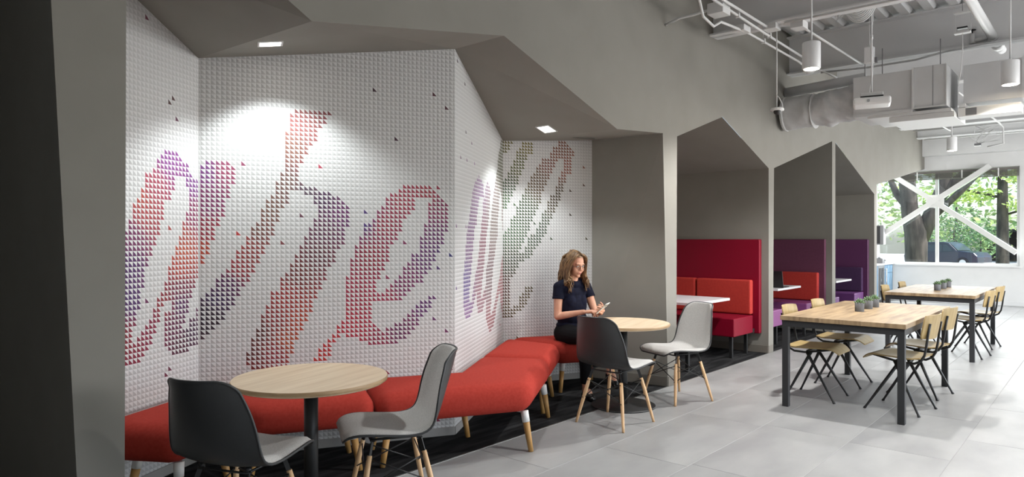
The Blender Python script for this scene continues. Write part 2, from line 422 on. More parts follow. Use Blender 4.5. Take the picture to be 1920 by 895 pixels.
INK = '''A 0.34 1.88 135 70 140|A 0.21 1.71 170 75 95|A 0.11 1.64 180 80 70|A 0.13 1.55 175 75 80|A 0.05 1.43 120 55 100|A 0.04 1.25 85 50 105|A 0.05 1.07 85 55 110|A 0.02 0.84 140 45 60|A 0.09 0.74 140 40 65|A 0.21 0.87 140 40 70|A 0.30 1.02 150 55 60|A 0.43 1.43 170 80 70|A 0.45 1.33 190 90 65|A 0.43 1.23 180 70 60|A 0.43 1.10 120 50 75|A 0.43 1.01 90 45 95|A 0.39 0.88 100 40 75|A 0.43 0.75 85 40 60|A 0.52 0.83 75 50 75|A 0.25 2.21 80 60 55|A 0.55 1.76 125 70 135|A 0.55 1.56 140 60 100|B 0.06 1.84 125 70 135|B 0.15 1.84 165 80 110|B 0.07 1.63 130 60 105|B 0.06 1.46 155 55 75|B 0.04 1.33 185 75 55|B 0.04 0.92 55 45 60|B 0.09 0.89 55 45 55|B 0.12 1.02 70 50 90|B 0.18 1.12 85 45 90|B 0.24 1.22 160 60 70|B 0.31 1.29 150 70 70|B 0.34 1.47 120 85 80|B 0.44 1.61 125 95 85|B 0.54 1.78 125 98 92|B 0.57 2.00 140 100 88|B 0.67 2.18 150 90 88|B 0.78 2.24 135 75 80|B 0.67 1.72 95 80 95|B 0.78 1.68 85 60 90|B 0.88 1.58 110 55 105|B 0.78 1.47 105 65 90|B 0.74 1.29 105 65 75|B 0.61 1.18 120 65 65|B 0.54 1.01 170 60 60|B 0.61 0.87 185 75 55|B 0.47 0.87 150 60 65|B 0.55 0.73 185 85 50|B 0.37 0.81 95 60 60|B 0.31 0.67 100 55 55|B 0.47 0.66 155 60 70|B 0.34 0.57 130 50 50|B 0.71 0.61 200 55 50|B 0.81 0.71 195 50 55|B 0.95 0.82 185 45 65|B 0.95 1.07 165 55 80|B 1.10 1.29 150 50 70|B 1.17 1.51 155 55 75|B 1.32 1.69 160 60 80|B 1.47 1.74 160 60 75|B 1.59 1.62 135 60 95|B 1.57 1.43 110 60 105|B 1.47 1.28 105 60 110|B 1.32 1.10 125 55 100|B 1.17 0.99 165 50 80|B 1.10 0.96 170 50 75|B 1.02 0.78 180 45 70|B 1.13 0.72 150 45 75|B 1.28 0.76 110 55 95|B 1.47 0.94 100 50 110|B 1.10 2.42 75 55 65|B 1.62 2.35 90 55 65|B 1.26 2.09 80 50 65|B 0.74 1.88 180 70 90|B 0.23 1.44 195 65 65|B 1.04 1.54 75 60 125|B 1.62 1.28 60 60 120|C 0.68 1.85 150 120 155|C 0.42 1.40 125 90 130|C 0.29 1.03 95 75 140|C 0.33 0.83 125 80 140|C 0.86 1.35 135 85 100|C 0.77 0.91 140 90 105|C 1.28 1.54 130 115 110|C 1.13 1.07 115 90 95|C 1.17 0.64 140 75 80|C 1.63 2.21 100 100 80|C 1.63 0.94 160 100 105|C 0.25 2.40 80 70 75|D 0.26 2.33 125 115 60|D 0.18 2.12 95 100 60|D 0.07 1.91 75 90 70|D 0.07 1.76 85 110 80|D 0.61 2.30 130 80 60|D 0.66 2.14 150 90 75|D 0.49 2.13 130 85 75|D 0.37 1.97 105 85 65|D 0.21 1.71 75 90 70|D 0.61 1.82 85 75 60|D 0.37 1.50 75 90 75|D 0.12 1.45 85 110 85|D 0.07 1.19 75 85 70|D 0.04 0.93 95 70 65|D 0.05 0.67 95 80 55|D 0.23 0.82 95 85 60|D 0.81 1.77 60 55 50'''
# ---------------------------------------------------------------- the setting
FV = 3.165            # facade plane
CEIL = 4.02
UE = 17.65            # end wall
A0 = (1.0425, 3.8765); A1 = (1.933, 4.338); B1 = (3.404, 3.537); C1 = (4.8773, 4.4028); D1 = (5.7331, 3.9592)
A0t, A1t, B1t, C1t, D1t = 2.943, 2.546, 2.764, 2.347, 2.403
FL = (1.105, 3.04); F1 = (2.005, 2.549); F2 = (3.517, 2.812); F3 = (4.956, 2.34); F4 = (5.746, 2.396)

# floor: grout bed with one object per tile, charcoal carpet inside the niches
floor = struct(MB().box((-3.6, -5.2, -0.12), (UE + 0.2, 5.2, -0.0018)).build('floor', M['grout']))
TILE_SHIFT = [0.87, 0.27, 0.95, 0.27, 0.87, 0.47, 1.07, 0.3, 0.9, 0.5, 1.1, 0.4, 0.8, 0.2]
tile_me = MB().box((0.002, 0.002, -0.007), (1.198, 0.598, 0.0)).mesh('floor_tile', M['floor_tile'], bevel=0.0015, seg=1)
for r in range(12):
    v0 = FV - 0.6 * (r + 1)
    u = -1.2 - 1.2 + (5.669 if r == 4 else 5.13 if r == 2 else TILE_SHIFT[r] + 4.8) % 1.2
    while u < UE:
        if u > v0 * 0.2 - 2.5:
            o = bpy.data.objects.new('floor_tile', tile_me)
            COL.objects.link(o); o.parent = floor; o.location = (u, v0, 0)
        u += 1.2
struct(MB().box((-3.6, FV, -0.05), (13.4, 5.1, -0.001)).build('floor_carpet', M['carpet']))
struct(MB().box((13.4, FV, -0.05), (UE, 4.4, -0.001)).build('floor_kitchen', M['floor_tile']))
struct(MB().box((1.10, FV - 0.006, -0.01), (5.84, FV + 0.006, 0.003)).build('trim_1', M['trim_metal']))
for k, (a, b) in enumerate(((6.02, 8.37), (8.52, 10.9), (11.07, 13.33))):
    struct(MB().box((a, FV - 0.006, -0.01), (b, FV + 0.006, 0.003)).build('trim_%d' % (k + 2), M['trim_metal']))

# facade with the zigzag openings
outline = [(-3.6, 0), (-2.6, 0), (-2.5, 2.5), (-0.6, 3.2), (0.80, 2.95), (0.938, 0), (1.096, 0), FL, F1, F2, F3, F4, (5.843, 0), (6.007, 0), (6.023, 2.398), (7.044, 2.723), (8.389, 2.267), (8.365, 0),
           (8.512, 0), (8.55, 2.288), (10.904, 2.878), (10.904, 0), (11.064, 0), (11.064, 2.875), (13.336, 2.201), (13.33, 0),
           (13.50, 0), (13.501, 2.384), (UE, 2.98), (UE, CEIL + 0.1), (-3.6, CEIL + 0.1)]
m = MB()
tri = tessellate_polygon([[Vector((x, z, 0)) for x, z in outline]])
vs = [(x, FV, z) for x, z in outline]
fs = []
for t in tri:
    p, q, r = (Vector(outline[i] + (0,)) for i in t)
    fs.append(tuple(t) if (q - p).cross(r - p).z > 0 else tuple(reversed(t)))
m.add(vs, fs)
struct(m.build('wall_facade', M['grey']))

# niche side faces and faceted soffit
m = MB()
m.quad((1.096, FV, 0), (A0[0], A0[1], 0), (A0[0], A0[1], A0t), (FL[0], FV, FL[1]))
struct(m.build('wall_niche_left', M['grey']))
# the next, unlit niche to the left: its side, back and lid
m = MB()
m.quad((0.938, FV, 0), (0.80, FV, 2.95), (0.86, 5.0, 2.85), (0.93, 5.0, 0)); m.quad((0.93, 5.0, 0), (0.86, 5.0, 2.85), (-2.6, 5.0, 2.85), (-2.6, 5.0, 0)); m.quad((-2.6, 5.0, 0), (-2.6, 5.0, 2.85), (-2.5, FV, 2.5), (-2.6, FV, 0))
m.quad((0.80, FV, 2.95), (-0.6, FV, 3.2), (-0.6, 5, 2.85), (0.86, 5.0, 2.85)); m.quad((-0.6, FV, 3.2), (-2.5, FV, 2.5), (-2.6, 5.0, 2.85), (-0.6, 5, 2.85))
struct(m.build('wall_next_niche', M['grey']))
m = MB()
m.quad((D1[0], D1[1], 0), (5.843, FV, 0), (F4[0], FV, F4[1]), (D1[0], D1[1], D1t))
struct(m.build('wall_niche_right', M['grey']))
def P3(p, z): return (p[0], p[1], z)
def Pf(p): return (p[0], FV, p[1])
m = MB()
m.quad(P3(A0, A0t), P3(A1, A1t), Pf(F1), Pf(FL))
m.quad(P3(A1, A1t), P3(B1, B1t), Pf(F1)); m.quad(P3(B1, B1t), Pf(F2), Pf(F1))
m.quad(P3(B1, B1t), P3(C1, C1t), Pf(F3)); m.quad(P3(B1, B1t), Pf(F3), Pf(F2))
m.quad(P3(C1, C1t), P3(D1, D1t), Pf(F3)); m.quad(P3(D1, D1t), Pf(F4), Pf(F3))
struct(m.build('ceiling_niche', M['grey']))
# baseboards of the niche and of the pillars
def skirting(name, p, q, h, t, mat):
    p = Vector((*p, 0)); q = Vector((*q, 0)); d = (q - p).normalized(); n = Vector((d.y, -d.x, 0)) * t
    m = MB()
    m.prism([(p.x, p.y), (q.x, q.y), (q.x + n.x, q.y + n.y), (p.x + n.x, p.y + n.y)], 0, h)
    return struct(m.build(name, mat, bevel=0.003, seg=1))
skirting('baseboard_niche_left', A0, A1, 0.06, 0.008, M['skirting'])
skirting('baseboard_niche_middle', A1, B1, 0.06, 0.008, M['skirting'])
skirting('baseboard_niche_return', B1, C1, 0.06, 0.008, M['skirting'])
skirting('baseboard_niche_back', C1, D1, 0.06, 0.008, M['skirting'])
skirting('baseboard_niche_right', D1, (5.843, FV), 0.095, 0.008, M['skirting_grey'])
skirting('baseboard_pillar', (5.843, FV), (6.007, FV), 0.095, 0.006, M['skirting_grey'])
skirting('baseboard_pillar', (8.365, FV), (8.512, FV), 0.095, 0.006, M['skirting_grey'])
skirting('baseboard_pillar', (10.904, FV), (11.064, FV), 0.095, 0.006, M['skirting_grey'])
skirting('baseboard_pillar', (13.33, FV), (13.50, FV), 0.095, 0.006, M['skirting_grey'])
skirting('baseboard_booth', (8.365, 4.9), (8.365, FV), 0.095, 0.006, M['skirting_grey'])
skirting('baseboard_end', (UE, 3.8), (UE, -5), 0.095, 0.008, M['white_paint'])

# relief walls: every pyramid its own facets, letters printed on the lower left facets
PITCH = 0.03
HGT = 0.002
ink_pts = []
def mute(c):
    y = 0.3 * c[0] + 0.55 * c[1] + 0.15 * c[2]
    return tuple(0.84 * x + 0.04 * y + 0.003 for x in c)
for rec in INK.split('|'):
    w, s_, z_, r, g, b = rec.split()
    ink_pts.append((w, float(s_), float(z_), mute(lin((int(r), int(g), int(b))))))
def ink_at(w, s_, z_):
    tot = 0; c = [0, 0, 0]
    for (k, a, b, col) in ink_pts:
        if k == w:
            d = 1.0 / ((a - s_) ** 2 + (b - z_) ** 2 + 0.0012) ** 1.7
            tot += d
            for i in range(3): c[i] += d * col[i]
    return tuple(min(x / tot, 0.9) for x in c)
def read_runs(txt):
    out = set()
    for row in txt.split(';'):
        r, runs = row.split(':')
        for q in runs.split(','):
            a, _, b = q.partition('-')
            for k in range(int(a), int(b or a) + 1): out.add((int(r), k))
    return out
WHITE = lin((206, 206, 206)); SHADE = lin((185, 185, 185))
single_me = MB()
s_ = PITCH / 2
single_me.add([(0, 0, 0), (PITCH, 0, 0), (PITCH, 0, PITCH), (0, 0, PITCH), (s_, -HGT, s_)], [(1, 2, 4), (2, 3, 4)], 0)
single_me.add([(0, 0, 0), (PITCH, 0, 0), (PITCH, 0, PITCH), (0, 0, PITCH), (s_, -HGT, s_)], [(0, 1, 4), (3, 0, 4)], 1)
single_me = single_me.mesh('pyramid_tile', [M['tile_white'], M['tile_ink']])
def relief_wall(name, key, p, q, zt0, zt1, s0, singles=0, lead=0):
    p = Vector((*p, 0)); q = Vector((*q, 0)); L = (q - p).length; e = (q - p) / L; n = Vector((e.y, -e.x, 0))
    wall = MB()
    wall.quad(p + Vector((0, 0, 0)), q, q + Vector((0, 0, zt1)), p + Vector((0, 0, zt0)))
    wall = struct(wall.build(name, M['white_paint']))
    inked = set((r, k + lead) for r, k in read_runs(LETTERS[key]))
    cells = []
    c = 0
    while True:
        sa = s0 - PITCH + PITCH * c; sb = sa + PITCH
        if sa >= L: break
        if sb > 0:
            for r in range(1, 96):
                z0 = 0.015 + PITCH * r; z1 = z0 + PITCH
                top = zt0 + (zt1 - zt0) * min(max((sa + sb) / 2 / L, 0), 1)
                if z0 > top + 0.02: break
                cells.append((c, r, max(sa, 0), min(sb, L), z0, z1))
        c += 1
    solo = [x for x in cells if x[3] - x[2] > PITCH * 0.99 and 0.48 < x[4] < 2.5][:singles]
    solo_set = set((x[0], x[1]) for x in solo)
    vs = []; fs = []; cols = []
    for (c, r, sa, sb, z0, z1) in cells:
        k = (r, c) in inked
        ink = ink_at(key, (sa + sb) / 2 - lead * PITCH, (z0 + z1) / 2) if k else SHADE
        if (c, r) in solo_set:
            o = bpy.data.objects.new('pyramid_tile', single_me)
            COL.objects.link(o); o.parent = wall
            o.location = p + e * sa + Vector((0, 0, z0)) + n * 0.0004
            o.rotation_euler = (0, 0, math.atan2(e.y, e.x))
            o.color = (*ink, 1)
            continue
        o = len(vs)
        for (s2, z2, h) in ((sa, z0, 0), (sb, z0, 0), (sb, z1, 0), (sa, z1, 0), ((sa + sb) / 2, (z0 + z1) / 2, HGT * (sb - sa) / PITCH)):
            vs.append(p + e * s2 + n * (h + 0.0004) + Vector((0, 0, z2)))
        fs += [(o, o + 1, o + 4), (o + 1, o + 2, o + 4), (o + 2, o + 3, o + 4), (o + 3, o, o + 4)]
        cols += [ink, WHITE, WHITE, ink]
    me = bpy.data.meshes.new('relief_pyramids')
    me.from_pydata(vs, [], fs)
    at = me.attributes.new('ink', 'FLOAT_COLOR', 'FACE')
    flat = []
    for c3 in cols: flat += [c3[0], c3[1], c3[2], 1.0]
    at.data.foreach_set('color', flat)
    me.materials.append(M['relief'])
    o = bpy.data.objects.new('relief_pyramids', me)
    COL.objects.link(o); o.parent = wall; o['kind'] = 'stuff'
    return wall
relief_wall('wall_relief_left', 'A', A0, A1, A0t, A1t, 0.02112, lead=14)
relief_wall('wall_relief_middle', 'B', A1, B1, A1t, B1t, 0.0117, 300)
relief_wall('wall_relief_return', 'C', B1, C1, B1t, C1t, 0.0)
relief_wall('wall_relief_back', 'D', C1, D1, C1t, D1t, 0.01975)

# booth shells: partitions, back wall and pitched lids
def partition(u0, u1, ztop):
    m = MB(); m.box((u0, FV + 0.001, 0), (u1, 4.95, ztop))
    return struct(m.build('wall_partition', M['grey']))
partition(5.90, 6.015, 2.43)
for (ua, ub, z) in ((8.375, 8.53, 2.30), (10.906, 11.062, 2.90), (13.334, 13.498, 2.24)):
    partition(ua, ub, z)
struct(MB().box((5.9, 4.95, 0), (UE, 5.05, 3.2)).build('wall_booth_back', M['grey']))
m = MB()
def lid(a, b):
    m.quad((a[0], FV + .001, a[1]), (b[0], FV + .001, b[1]), (b[0], 4.95, b[1]), (a[0], 4.95, a[1]))
lid((6.02, 2.398), (7.044, 2.723)); lid((7.044, 2.723), (8.389, 2.267)); lid((8.55, 2.288), (10.904, 2.878)); lid((11.064, 2.875), (13.336, 2.201))
struct(m.build('ceiling_booths', M['grey']))
# kitchenette behind the last opening
struct(MB().box((13.5, 4.38, 0), (UE, 4.5, 3.2)).build('wall_kitchen', M['white_paint']))
m = MB(); m.quad((13.5, FV + .001, 2.384), (UE, FV + .001, 2.975), (UE, 4.4, 3.05), (13.5, 4.4, 2.45))
struct(m.build('ceiling_kitchen', M['white_paint']))

# end wall with the window hole
W0, W1, WZ0, WZ1 = 1.443, 4.20, 0.835, 2.93
m = MB()
m.box((UE, -5.2, 0), (UE + 0.18, W0, CEIL)); m.box((UE, W0, 0), (UE + 0.18, 4.6, WZ0)); m.box((UE, W0, WZ1), (UE + 0.18, 4.6, CEIL)); m.box((UE, W1, WZ0), (UE + 0.18, 4.6, WZ1))
struct(m.build('wall_end', M['white_paint']))
# soffit box over the window
struct(MB().box((UE - 0.25, -5.0, 3.24), (UE, FV - 0.002, 3.98)).build('trim_header', M['white_paint']))
# side wall behind the photographer, with its own window band, and the wall behind
m = MB()
m.box((-3.6, -5.2, 0), (UE, -5.0, 0.7)); m.box((-3.6, -5.2, 2.95), (UE, -5.0, CEIL))
for (a, b) in ((-3.6, 0.6), (5.4, 7.2), (16.9, UE)): m.box((a, -5.2, 0.7), (b, -5.0, 2.95))
struct(m.build('wall_windows', M['white_paint']))
struct(MB().box((-3.75, -5.2, 0), (-3.6, 5.2, CEIL)).build('wall_rear', M['white_paint']))

# ribbed steel deck, one mesh swept along u, over steel beams
m = MB()
prof = []; v = -5.2
while v < 3.4:
    prof += [(v, CEIL), (v + 0.09, CEIL), (v + 0.12, CEIL + 0.06), (v + 0.21, CEIL + 0.06), (v + 0.24, CEIL)]
    v += 0.24
for i in range(len(prof) - 1):
    (a, za), (b, zb) = prof[i], prof[i + 1]
    if b > a: m.quad((-3.6, a, za), (-3.6, b, zb), (UE, b, zb), (UE, a, za))
struct(m.build('ceiling', M['ceiling_white']))
struct(MB().box((-3.6, -5.2, CEIL + 0.12), (UE + .2, 5.2, CEIL + 0.2)).build('ceiling_roof', M['dark_gap']))
def beam(u, zb=3.53):
    m = MB()
    m.box((u - 0.10, -5.0, zb), (u + 0.10, FV, zb + 0.018)); m.box((u - 0.006, -5.0, zb), (u + 0.006, FV, CEIL - 0.002))
    m.box((u - 0.10, -5.0, CEIL - 0.02), (u + 0.10, FV, CEIL - 0.002))
    return struct(m.build('trim_beam', M['ceiling_white']))
for u in (4.5, 6.83, 9.09, 11.15, 13.2, 15.27, 16.9): beam(u, 3.53 if u < 10 else 3.57)

# end window: frame, mullion, panes, sill, blind
win = struct(MB().box((UE + 0.04, W0 + 0.001, WZ0 + 0.001), (UE + 0.12, W0 + 0.05, WZ1 - 0.001)).build('window_1', M['white_metal']))
def wpart(name, a, b, mat): return MB().box(a, b).build(name, mat, win)
wpart('frame', (UE + 0.04, W1 - 0.05, WZ0 + 0.001), (UE + 0.12, W1 - 0.001, WZ1 - 0.001), M['white_metal'])
wpart('frame', (UE + 0.041, W0 + 0.05, WZ0 + 0.001), (UE + 0.119, W1 - 0.05, WZ0 + 0.05), M['white_metal'])
wpart('frame', (UE + 0.041, W0 + 0.05, WZ1 - 0.05), (UE + 0.119, W1 - 0.05, WZ1 - 0.001), M['white_metal'])
wpart('mullion', (UE + 0.037, 2.905, WZ0 + 0.002), (UE + 0.121, 2.965, WZ1 - 0.002), M['white_metal'])
wpart('pane', (UE + 0.075, W0 + 0.05, WZ0 + 0.05), (UE + 0.081, 2.905, WZ1 - 0.05), M['pane'])
wpart('pane', (UE + 0.075, 2.965, WZ0 + 0.05), (UE + 0.081, W1 - 0.05, WZ1 - 0.05), M['pane'])
wpart('sill', (UE - 0.04, W0 - 0.04, WZ0 - 0.03), (UE + 0.035, 3.76, WZ0 + 0.004), M['white_paint'])
bl = thing('window_blind', 'raised grey venetian blind bunched at the top of the window', 'blind', (UE + 0.0, 2.8, WZ1 - 0.02))
MB().box((-0.05, -1.34, -0.05), (0.01, 1.36, 0.0)).build('head_rail', M['blind'], bl)
slat_me = MB().box((-0.045, -1.34, -0.003), (0.005, 1.36, 0.003)).mesh('slat', M['blind'])
for k in range(9):
    o = bpy.data.objects.new('slat', slat_me); COL.objects.link(o); o.parent = bl; o.location = (0, 0, -0.06 - 0.011 * k)
MB().box((-0.05, -1.34, -0.18), (0.01, 1.36, -0.158)).build('bottom_rail', M['blind'], bl)
for y in (-1.0, -0.35, 0.5, 1.1):
    MB().box((-0.052, y - 0.012, -0.18), (-0.047, y + 0.012, 0)).build('ladder_tape', M['white_metal'], bl)
# steel cross brace inside the window
br = thing('cross_brace', 'white steel X brace crossing in front of the end window', 'brace', (UE - 0.14, 2.93, 0))
def brace(y0, z0, y1, z1):
    m = MB(); m.bar((0, y0, z0), (0, y1, z1), 0.1, 0.16, up=(1, 0, 0)); return m
brace(1.13, 1.46, -1.0, 2.96).build('brace', M['white_metal'], br)
o = brace(0.95, 2.95, -1.44, 1.12).build('brace', M['white_metal'], br); o.location = (0.004, 0, 0)
MB().box((-0.062, -0.17, 2.10), (-0.05, 0.17, 2.38)).build('gusset_plate', M['white_metal'], br)

# recessed square downlights in the niche soffit, with their own light
def downlight(loc, n, up, w, label, power, aim, cone, blend):
    t = thing('downlight', label, 'ceiling light', loc, 0, None)
    z = -Vector(n); x = Vector(up); x = (x - z * x.dot(z)).normalized(); y = z.cross(x)
    t.rotation_euler = Matrix((x, y, z)).transposed().to_euler()
    m = MB(); h = w / 2; f = h + 0.012
    m.box((-f, -f, -0.004), (f, -h, 0.004)); m.box((-f, h, -0.004), (f, f, 0.004)); m.box((-f, -h, -0.004), (-h, h, 0.004)); m.box((h, -h, -0.004), (f, h, 0.004))
    m.build('trim_ring', M['lamp_white'], t)
    MB().box((-h, -h, -0.001), (h, h, 0.003)).build('diffuser', M['glow'], t)
    lo = light_obj('downlight_beam', 'SPOT', Vector(loc) - z * 0.03, aim, power, (0.94, 1.0, 1.0), spot_size=cone, spot_blend=blend, shadow_soft_size=0.045)
    return t
n1 = Vector((0.1607, 0.0073, -0.987)); n2 = Vector((-0.266, -0.0115, -0.964))
downlight(Vector((2.11, 3.776, 2.568)), n1, (0.88, -0.47, 0), 0.12, 'square recessed downlight nearer the left end of the niche ceiling', 68, (0.06, 0.02, -1), R_(118), 0.5)
downlight(Vector((4.77, 3.783, 2.382)), n2, (1, 0, 0), 0.12, 'square recessed downlight above the seated woman', 56, (-0.05, 0.0, -1), R_(118), 0.5)
t = thing('air_slot', 'thin dark air slot in the niche ceiling above the back relief wall', 'vent', (5.36, 3.797, 2.374), R_(-27))
MB().box((-0.12, -0.012, -0.006), (0.12, 0.012, 0.002)).build('slot', M['dark_gap'], t)
m = MB(); m.box((-0.13, -0.018, -0.004), (0.13, -0.012, 0.0)); m.box((-0.13, 0.012, -0.004), (0.13, 0.018, 0.0)); m.build('bezel', M['grey'], t)
# ---------------------------------------------------------------- bench modules along the relief walls
def inset(poly, d):
    """move every edge of a counter-clockwise polygon inwards"""
    n = len(poly); out = []
    for i in range(n):
        p0, p1, p2 = Vector(poly[i - 1]), Vector(poly[i]), Vector(poly[(i + 1) % n])
        a = (p1 - p0).normalized(); b = (p2 - p1).normalized()
        na = Vector((-a.y, a.x)); nb = Vector((-b.y, b.x))
        k = (na + nb) / (1 + na.dot(nb)); out.append(p1 + k * d)
    return out
def bench_module(poly, legs, label):
    if sum(poly[i][0] * poly[(i + 1) % len(poly)][1] - poly[(i + 1) % len(poly)][0] * poly[i][1] for i in range(len(poly))) < 0:
        poly = poly[::-1]
    cx = sum(p[0] for p in poly) / len(poly); cy = sum(p[1] for p in poly) / len(poly)
    t = thing('bench_module', label, 'bench', (cx, cy, 0), 0, 'red upholstered bench modules along the relief wall')
    loc = [(x - cx, y - cy) for x, y in poly]
    loc = [tuple(p) for p in inset(loc, 0.004)]
    m = MB(); m.prism(loc, 0.262, 0.462)
    o = m.build('cushion', M['red_fabric'], t, bevel=0.088, seg=5, smooth=True)
    bm = bmesh.new(); bm.from_mesh(o.data)
    top = [f for f in bm.faces if f.normal.z > 0.99 and f.calc_area() > 0.05]
    r = bmesh.ops.inset_region(bm, faces=top, thickness=0.09, depth=0.006)
    bm.to_mesh(o.data); bm.free()
    o.data.polygons.foreach_set('use_smooth', [True] * len(o.data.polygons))
    fr = MB(); fr.prism([tuple(p) for p in inset(loc, 0.2)], 0.245, 0.268); fr.build('base_frame', M['white_metal'], t)
    for (lx, ly) in legs:
        lx -= cx; ly -= cy
        d = Vector((-lx, -ly, 0)).normalized()
        top = Vector((lx, ly, 0)) + d * 0.055
        lg = MB(); lg.tube([(lx, ly, 0), tuple(Vector((lx, ly, 0)).lerp(top, 0.72) + Vector((0, 0, 0.19)))], [0.0165, 0.023], 14)
        lg = lg.build('leg', M['wood_leg'], t)
        a = Vector((lx, ly, 0)).lerp(top, 0.72) + Vector((0, 0, 0.19)); b = top + Vector((0, 0, 0.262))
        c = MB(); c.tube([tuple(a), tuple(b)], [0.0245, 0.0265], 14); c.bar(b - Vector((0, 0, 0.006)), b + d * 0.2 - Vector((0, 0, 0.004)), 0.03, 0.012)
        c.build('leg_bracket', M['white_metal'], lg)
    return t
bench_module([(1.17, 3.915), (1.44, 3.49), (1.893, 3.672), (1.926, 4.318)], [(1.475, 3.53), (1.36, 3.88), (1.84, 3.73)],
             'leftmost red bench module, partly behind the near black-backed chair')
bench_module([(1.93, 4.322), (1.893, 3.672), (2.543, 3.318), (2.83, 3.838)], [(1.97, 3.75), (2.50, 3.42), (2.66, 3.76), (2.06, 4.1)],
             'red bench module behind the near round table')
bench_module([(2.833, 3.836), (2.546, 3.316), (3.43, 2.845), (4.285, 3.352), (3.98, 3.862), (3.404, 3.522)], [(2.62, 3.36), (3.463, 2.876), (4.22, 3.33), (3.42, 3.42), (2.8, 3.70)],
             'wide wedge shaped red bench module around the projecting wall corner')
bench_module([(3.983, 3.864), (4.288, 3.354), (4.914, 3.728), (4.879, 4.385)], [(4.28, 3.43), (4.80, 3.74), (4.82, 4.2), (4.08, 3.84)],
             'red bench module between the wedge module and the seated woman')
bench_module([(4.882, 4.386), (4.917, 3.728), (5.50, 3.405), (5.712, 3.955)], [(4.97, 3.78), (5.46, 3.5), (5.64, 3.9), (4.98, 4.28)],
             'red bench module the woman is sitting on, at the right end')

# ---------------------------------------------------------------- round cafe tables
def cafe_table(x, y, label):
    t = thing('cafe_table', label, 'table', (x, y, 0), R_(14), 'round wooden cafe tables')
    m = MB(); m.lathe([(0.372, 0.672), (0.384, 0.680), (0.386, 0.694), (0.382, 0.70)], n=64)
    o = m.build('tabletop', [M['table_wood'], M['table_edge']], t)
    o.data.polygons.foreach_set('material_index', [1 if abs(p.normal.z) < 0.6 else 0 for p in o.data.polygons])
    MB().lathe([(0.035, 0.012), (0.035, 0.672)], n=24).build('column', M['black_metal'], t)
    MB().box((-0.12, -0.12, 0.662), (0.12, 0.12, 0.672)).build('mounting_plate', M['black_metal'], t)
    MB().lathe([(0.268, 0.0), (0.27, 0.008), (0.262, 0.013), (0.06, 0.016), (0.045, 0.022)], n=48).build('base', M['black_metal'], t)
    return t
cafe_table(1.94, 3.07, 'round wooden cafe table nearest the camera, in front of the left bench')
cafe_table(4.935, 3.09, 'round wooden cafe table in front of the seated woman')

# ---------------------------------------------------------------- upholstered shell chairs on dowel legs
CH = [(0.262, 0.418, 0.150), (0.252, 0.430, 0.186), (0.225, 0.440, 0.208), (0.16, 0.444, 0.224), (0.06, 0.436, 0.231), (-0.05, 0.428, 0.233), (-0.13, 0.437, 0.232),
      (-0.185, 0.467, 0.231), (-0.222, 0.522, 0.227), (-0.250, 0.59, 0.220), (-0.275, 0.66, 0.208), (-0.297, 0.725, 0.192), (-0.313, 0.778, 0.173), (-0.321, 0.805, 0.157), (-0.326, 0.822, 0.134), (-0.328, 0.829, 0.108)]
def chain(s):
    f = s * (len(CH) - 1); i = min(int(f), len(CH) - 2); t = f - i
    def cr(k):
        p = [CH[min(max(i + j, 0), len(CH) - 1)][k] for j in (-1, 0, 1, 2)]
        return 0.5 * (2 * p[1] + (p[2] - p[0]) * t + (2 * p[0] - 5 * p[1] + 4 * p[2] - p[3]) * t * t + (3 * p[1] - p[0] - 3 * p[2] + p[3]) * t ** 3)
    return cr(0), cr(1), cr(2)
def shell_pt(s, x, off=0.0, grow=1.0):
    """s along the profile, x in -1..1 across; off moves along the inner normal"""
    y, z, w = chain(s)
    y2, z2, _ = chain(min(s + 0.01, 1)); y1, z1, _ = chain(max(s - 0.01, 0))
    d = Vector((0, y2 - y1, z2 - z1)).normalized(); n = Vector((0, d.z, -d.y))
    if n.z < 0 and s < 0.3: n = -n
    n = Vector((0, d.z, -d.y)) if d.y < 0 or True else n
    # the inner side is up over the seat and forward on the back
    if n.dot(Vector((0, 0.7, 0.7))) < 0: n = -n
    back = min(max((s - 0.36) / 0.36, 0), 1); back = back * back * (3 - 2 * back)
    lip = min(max((0.16 - s) / 0.16, 0), 1)
    top = min(max((s - 0.80) / 0.2, 0), 1)
    curl = (0.020 + 0.048 * back * (1 - 0.85 * top) - 0.018 * lip) * abs(x) ** 2.4 + 0.010 * back * (1 - top) * x * x
    nh = Vector((0, n.y, n.z * (1 - back))).normalized()
    p = Vector((x * w * grow, y, z)) + nh * curl + n * off
    return p
def chair_meshes():
    NU, NV = 14, 34
    sh = MB()
    sh.grid(lambda a, b: shell_pt(b, 2 * a - 1), NU, NV, flip=True)
    sh.grid(lambda a, b: shell_pt(b, 2 * a - 1, -0.008), NU, NV)
    edge = [(0, b / NV) for b in range(NV + 1)] + [(a / NU, 1) for a in range(1, NU + 1)] + [(1, b / NV) for b in range(NV - 1, -1, -1)] + [(a / NU, 0) for a in range(NU - 1, 0, -1)]
    sh.tube([shell_pt(b, 2 * a - 1, -0.004) for a, b in edge], 0.0065, 6, closed=True)
    pad = MB()
    def pp(a, b):
        x = 2 * a - 1; e = max(abs(x), abs(2 * b - 1)) 
        r = max(0.0, 1 - abs(x) ** 8) ** 0.5 * max(0.0, 1 - abs(2 * b - 1) ** 16) ** 0.5
        return shell_pt(0.012 + 0.976 * b, x * 0.965, 0.001 + 0.020 * r)
    pad.grid(pp, NU, NV, flip=True)
    return sh.mesh('shell', M['shell']), pad.mesh('seat_pad', M['pad'])
shell_me, pad_me = chair_meshes()
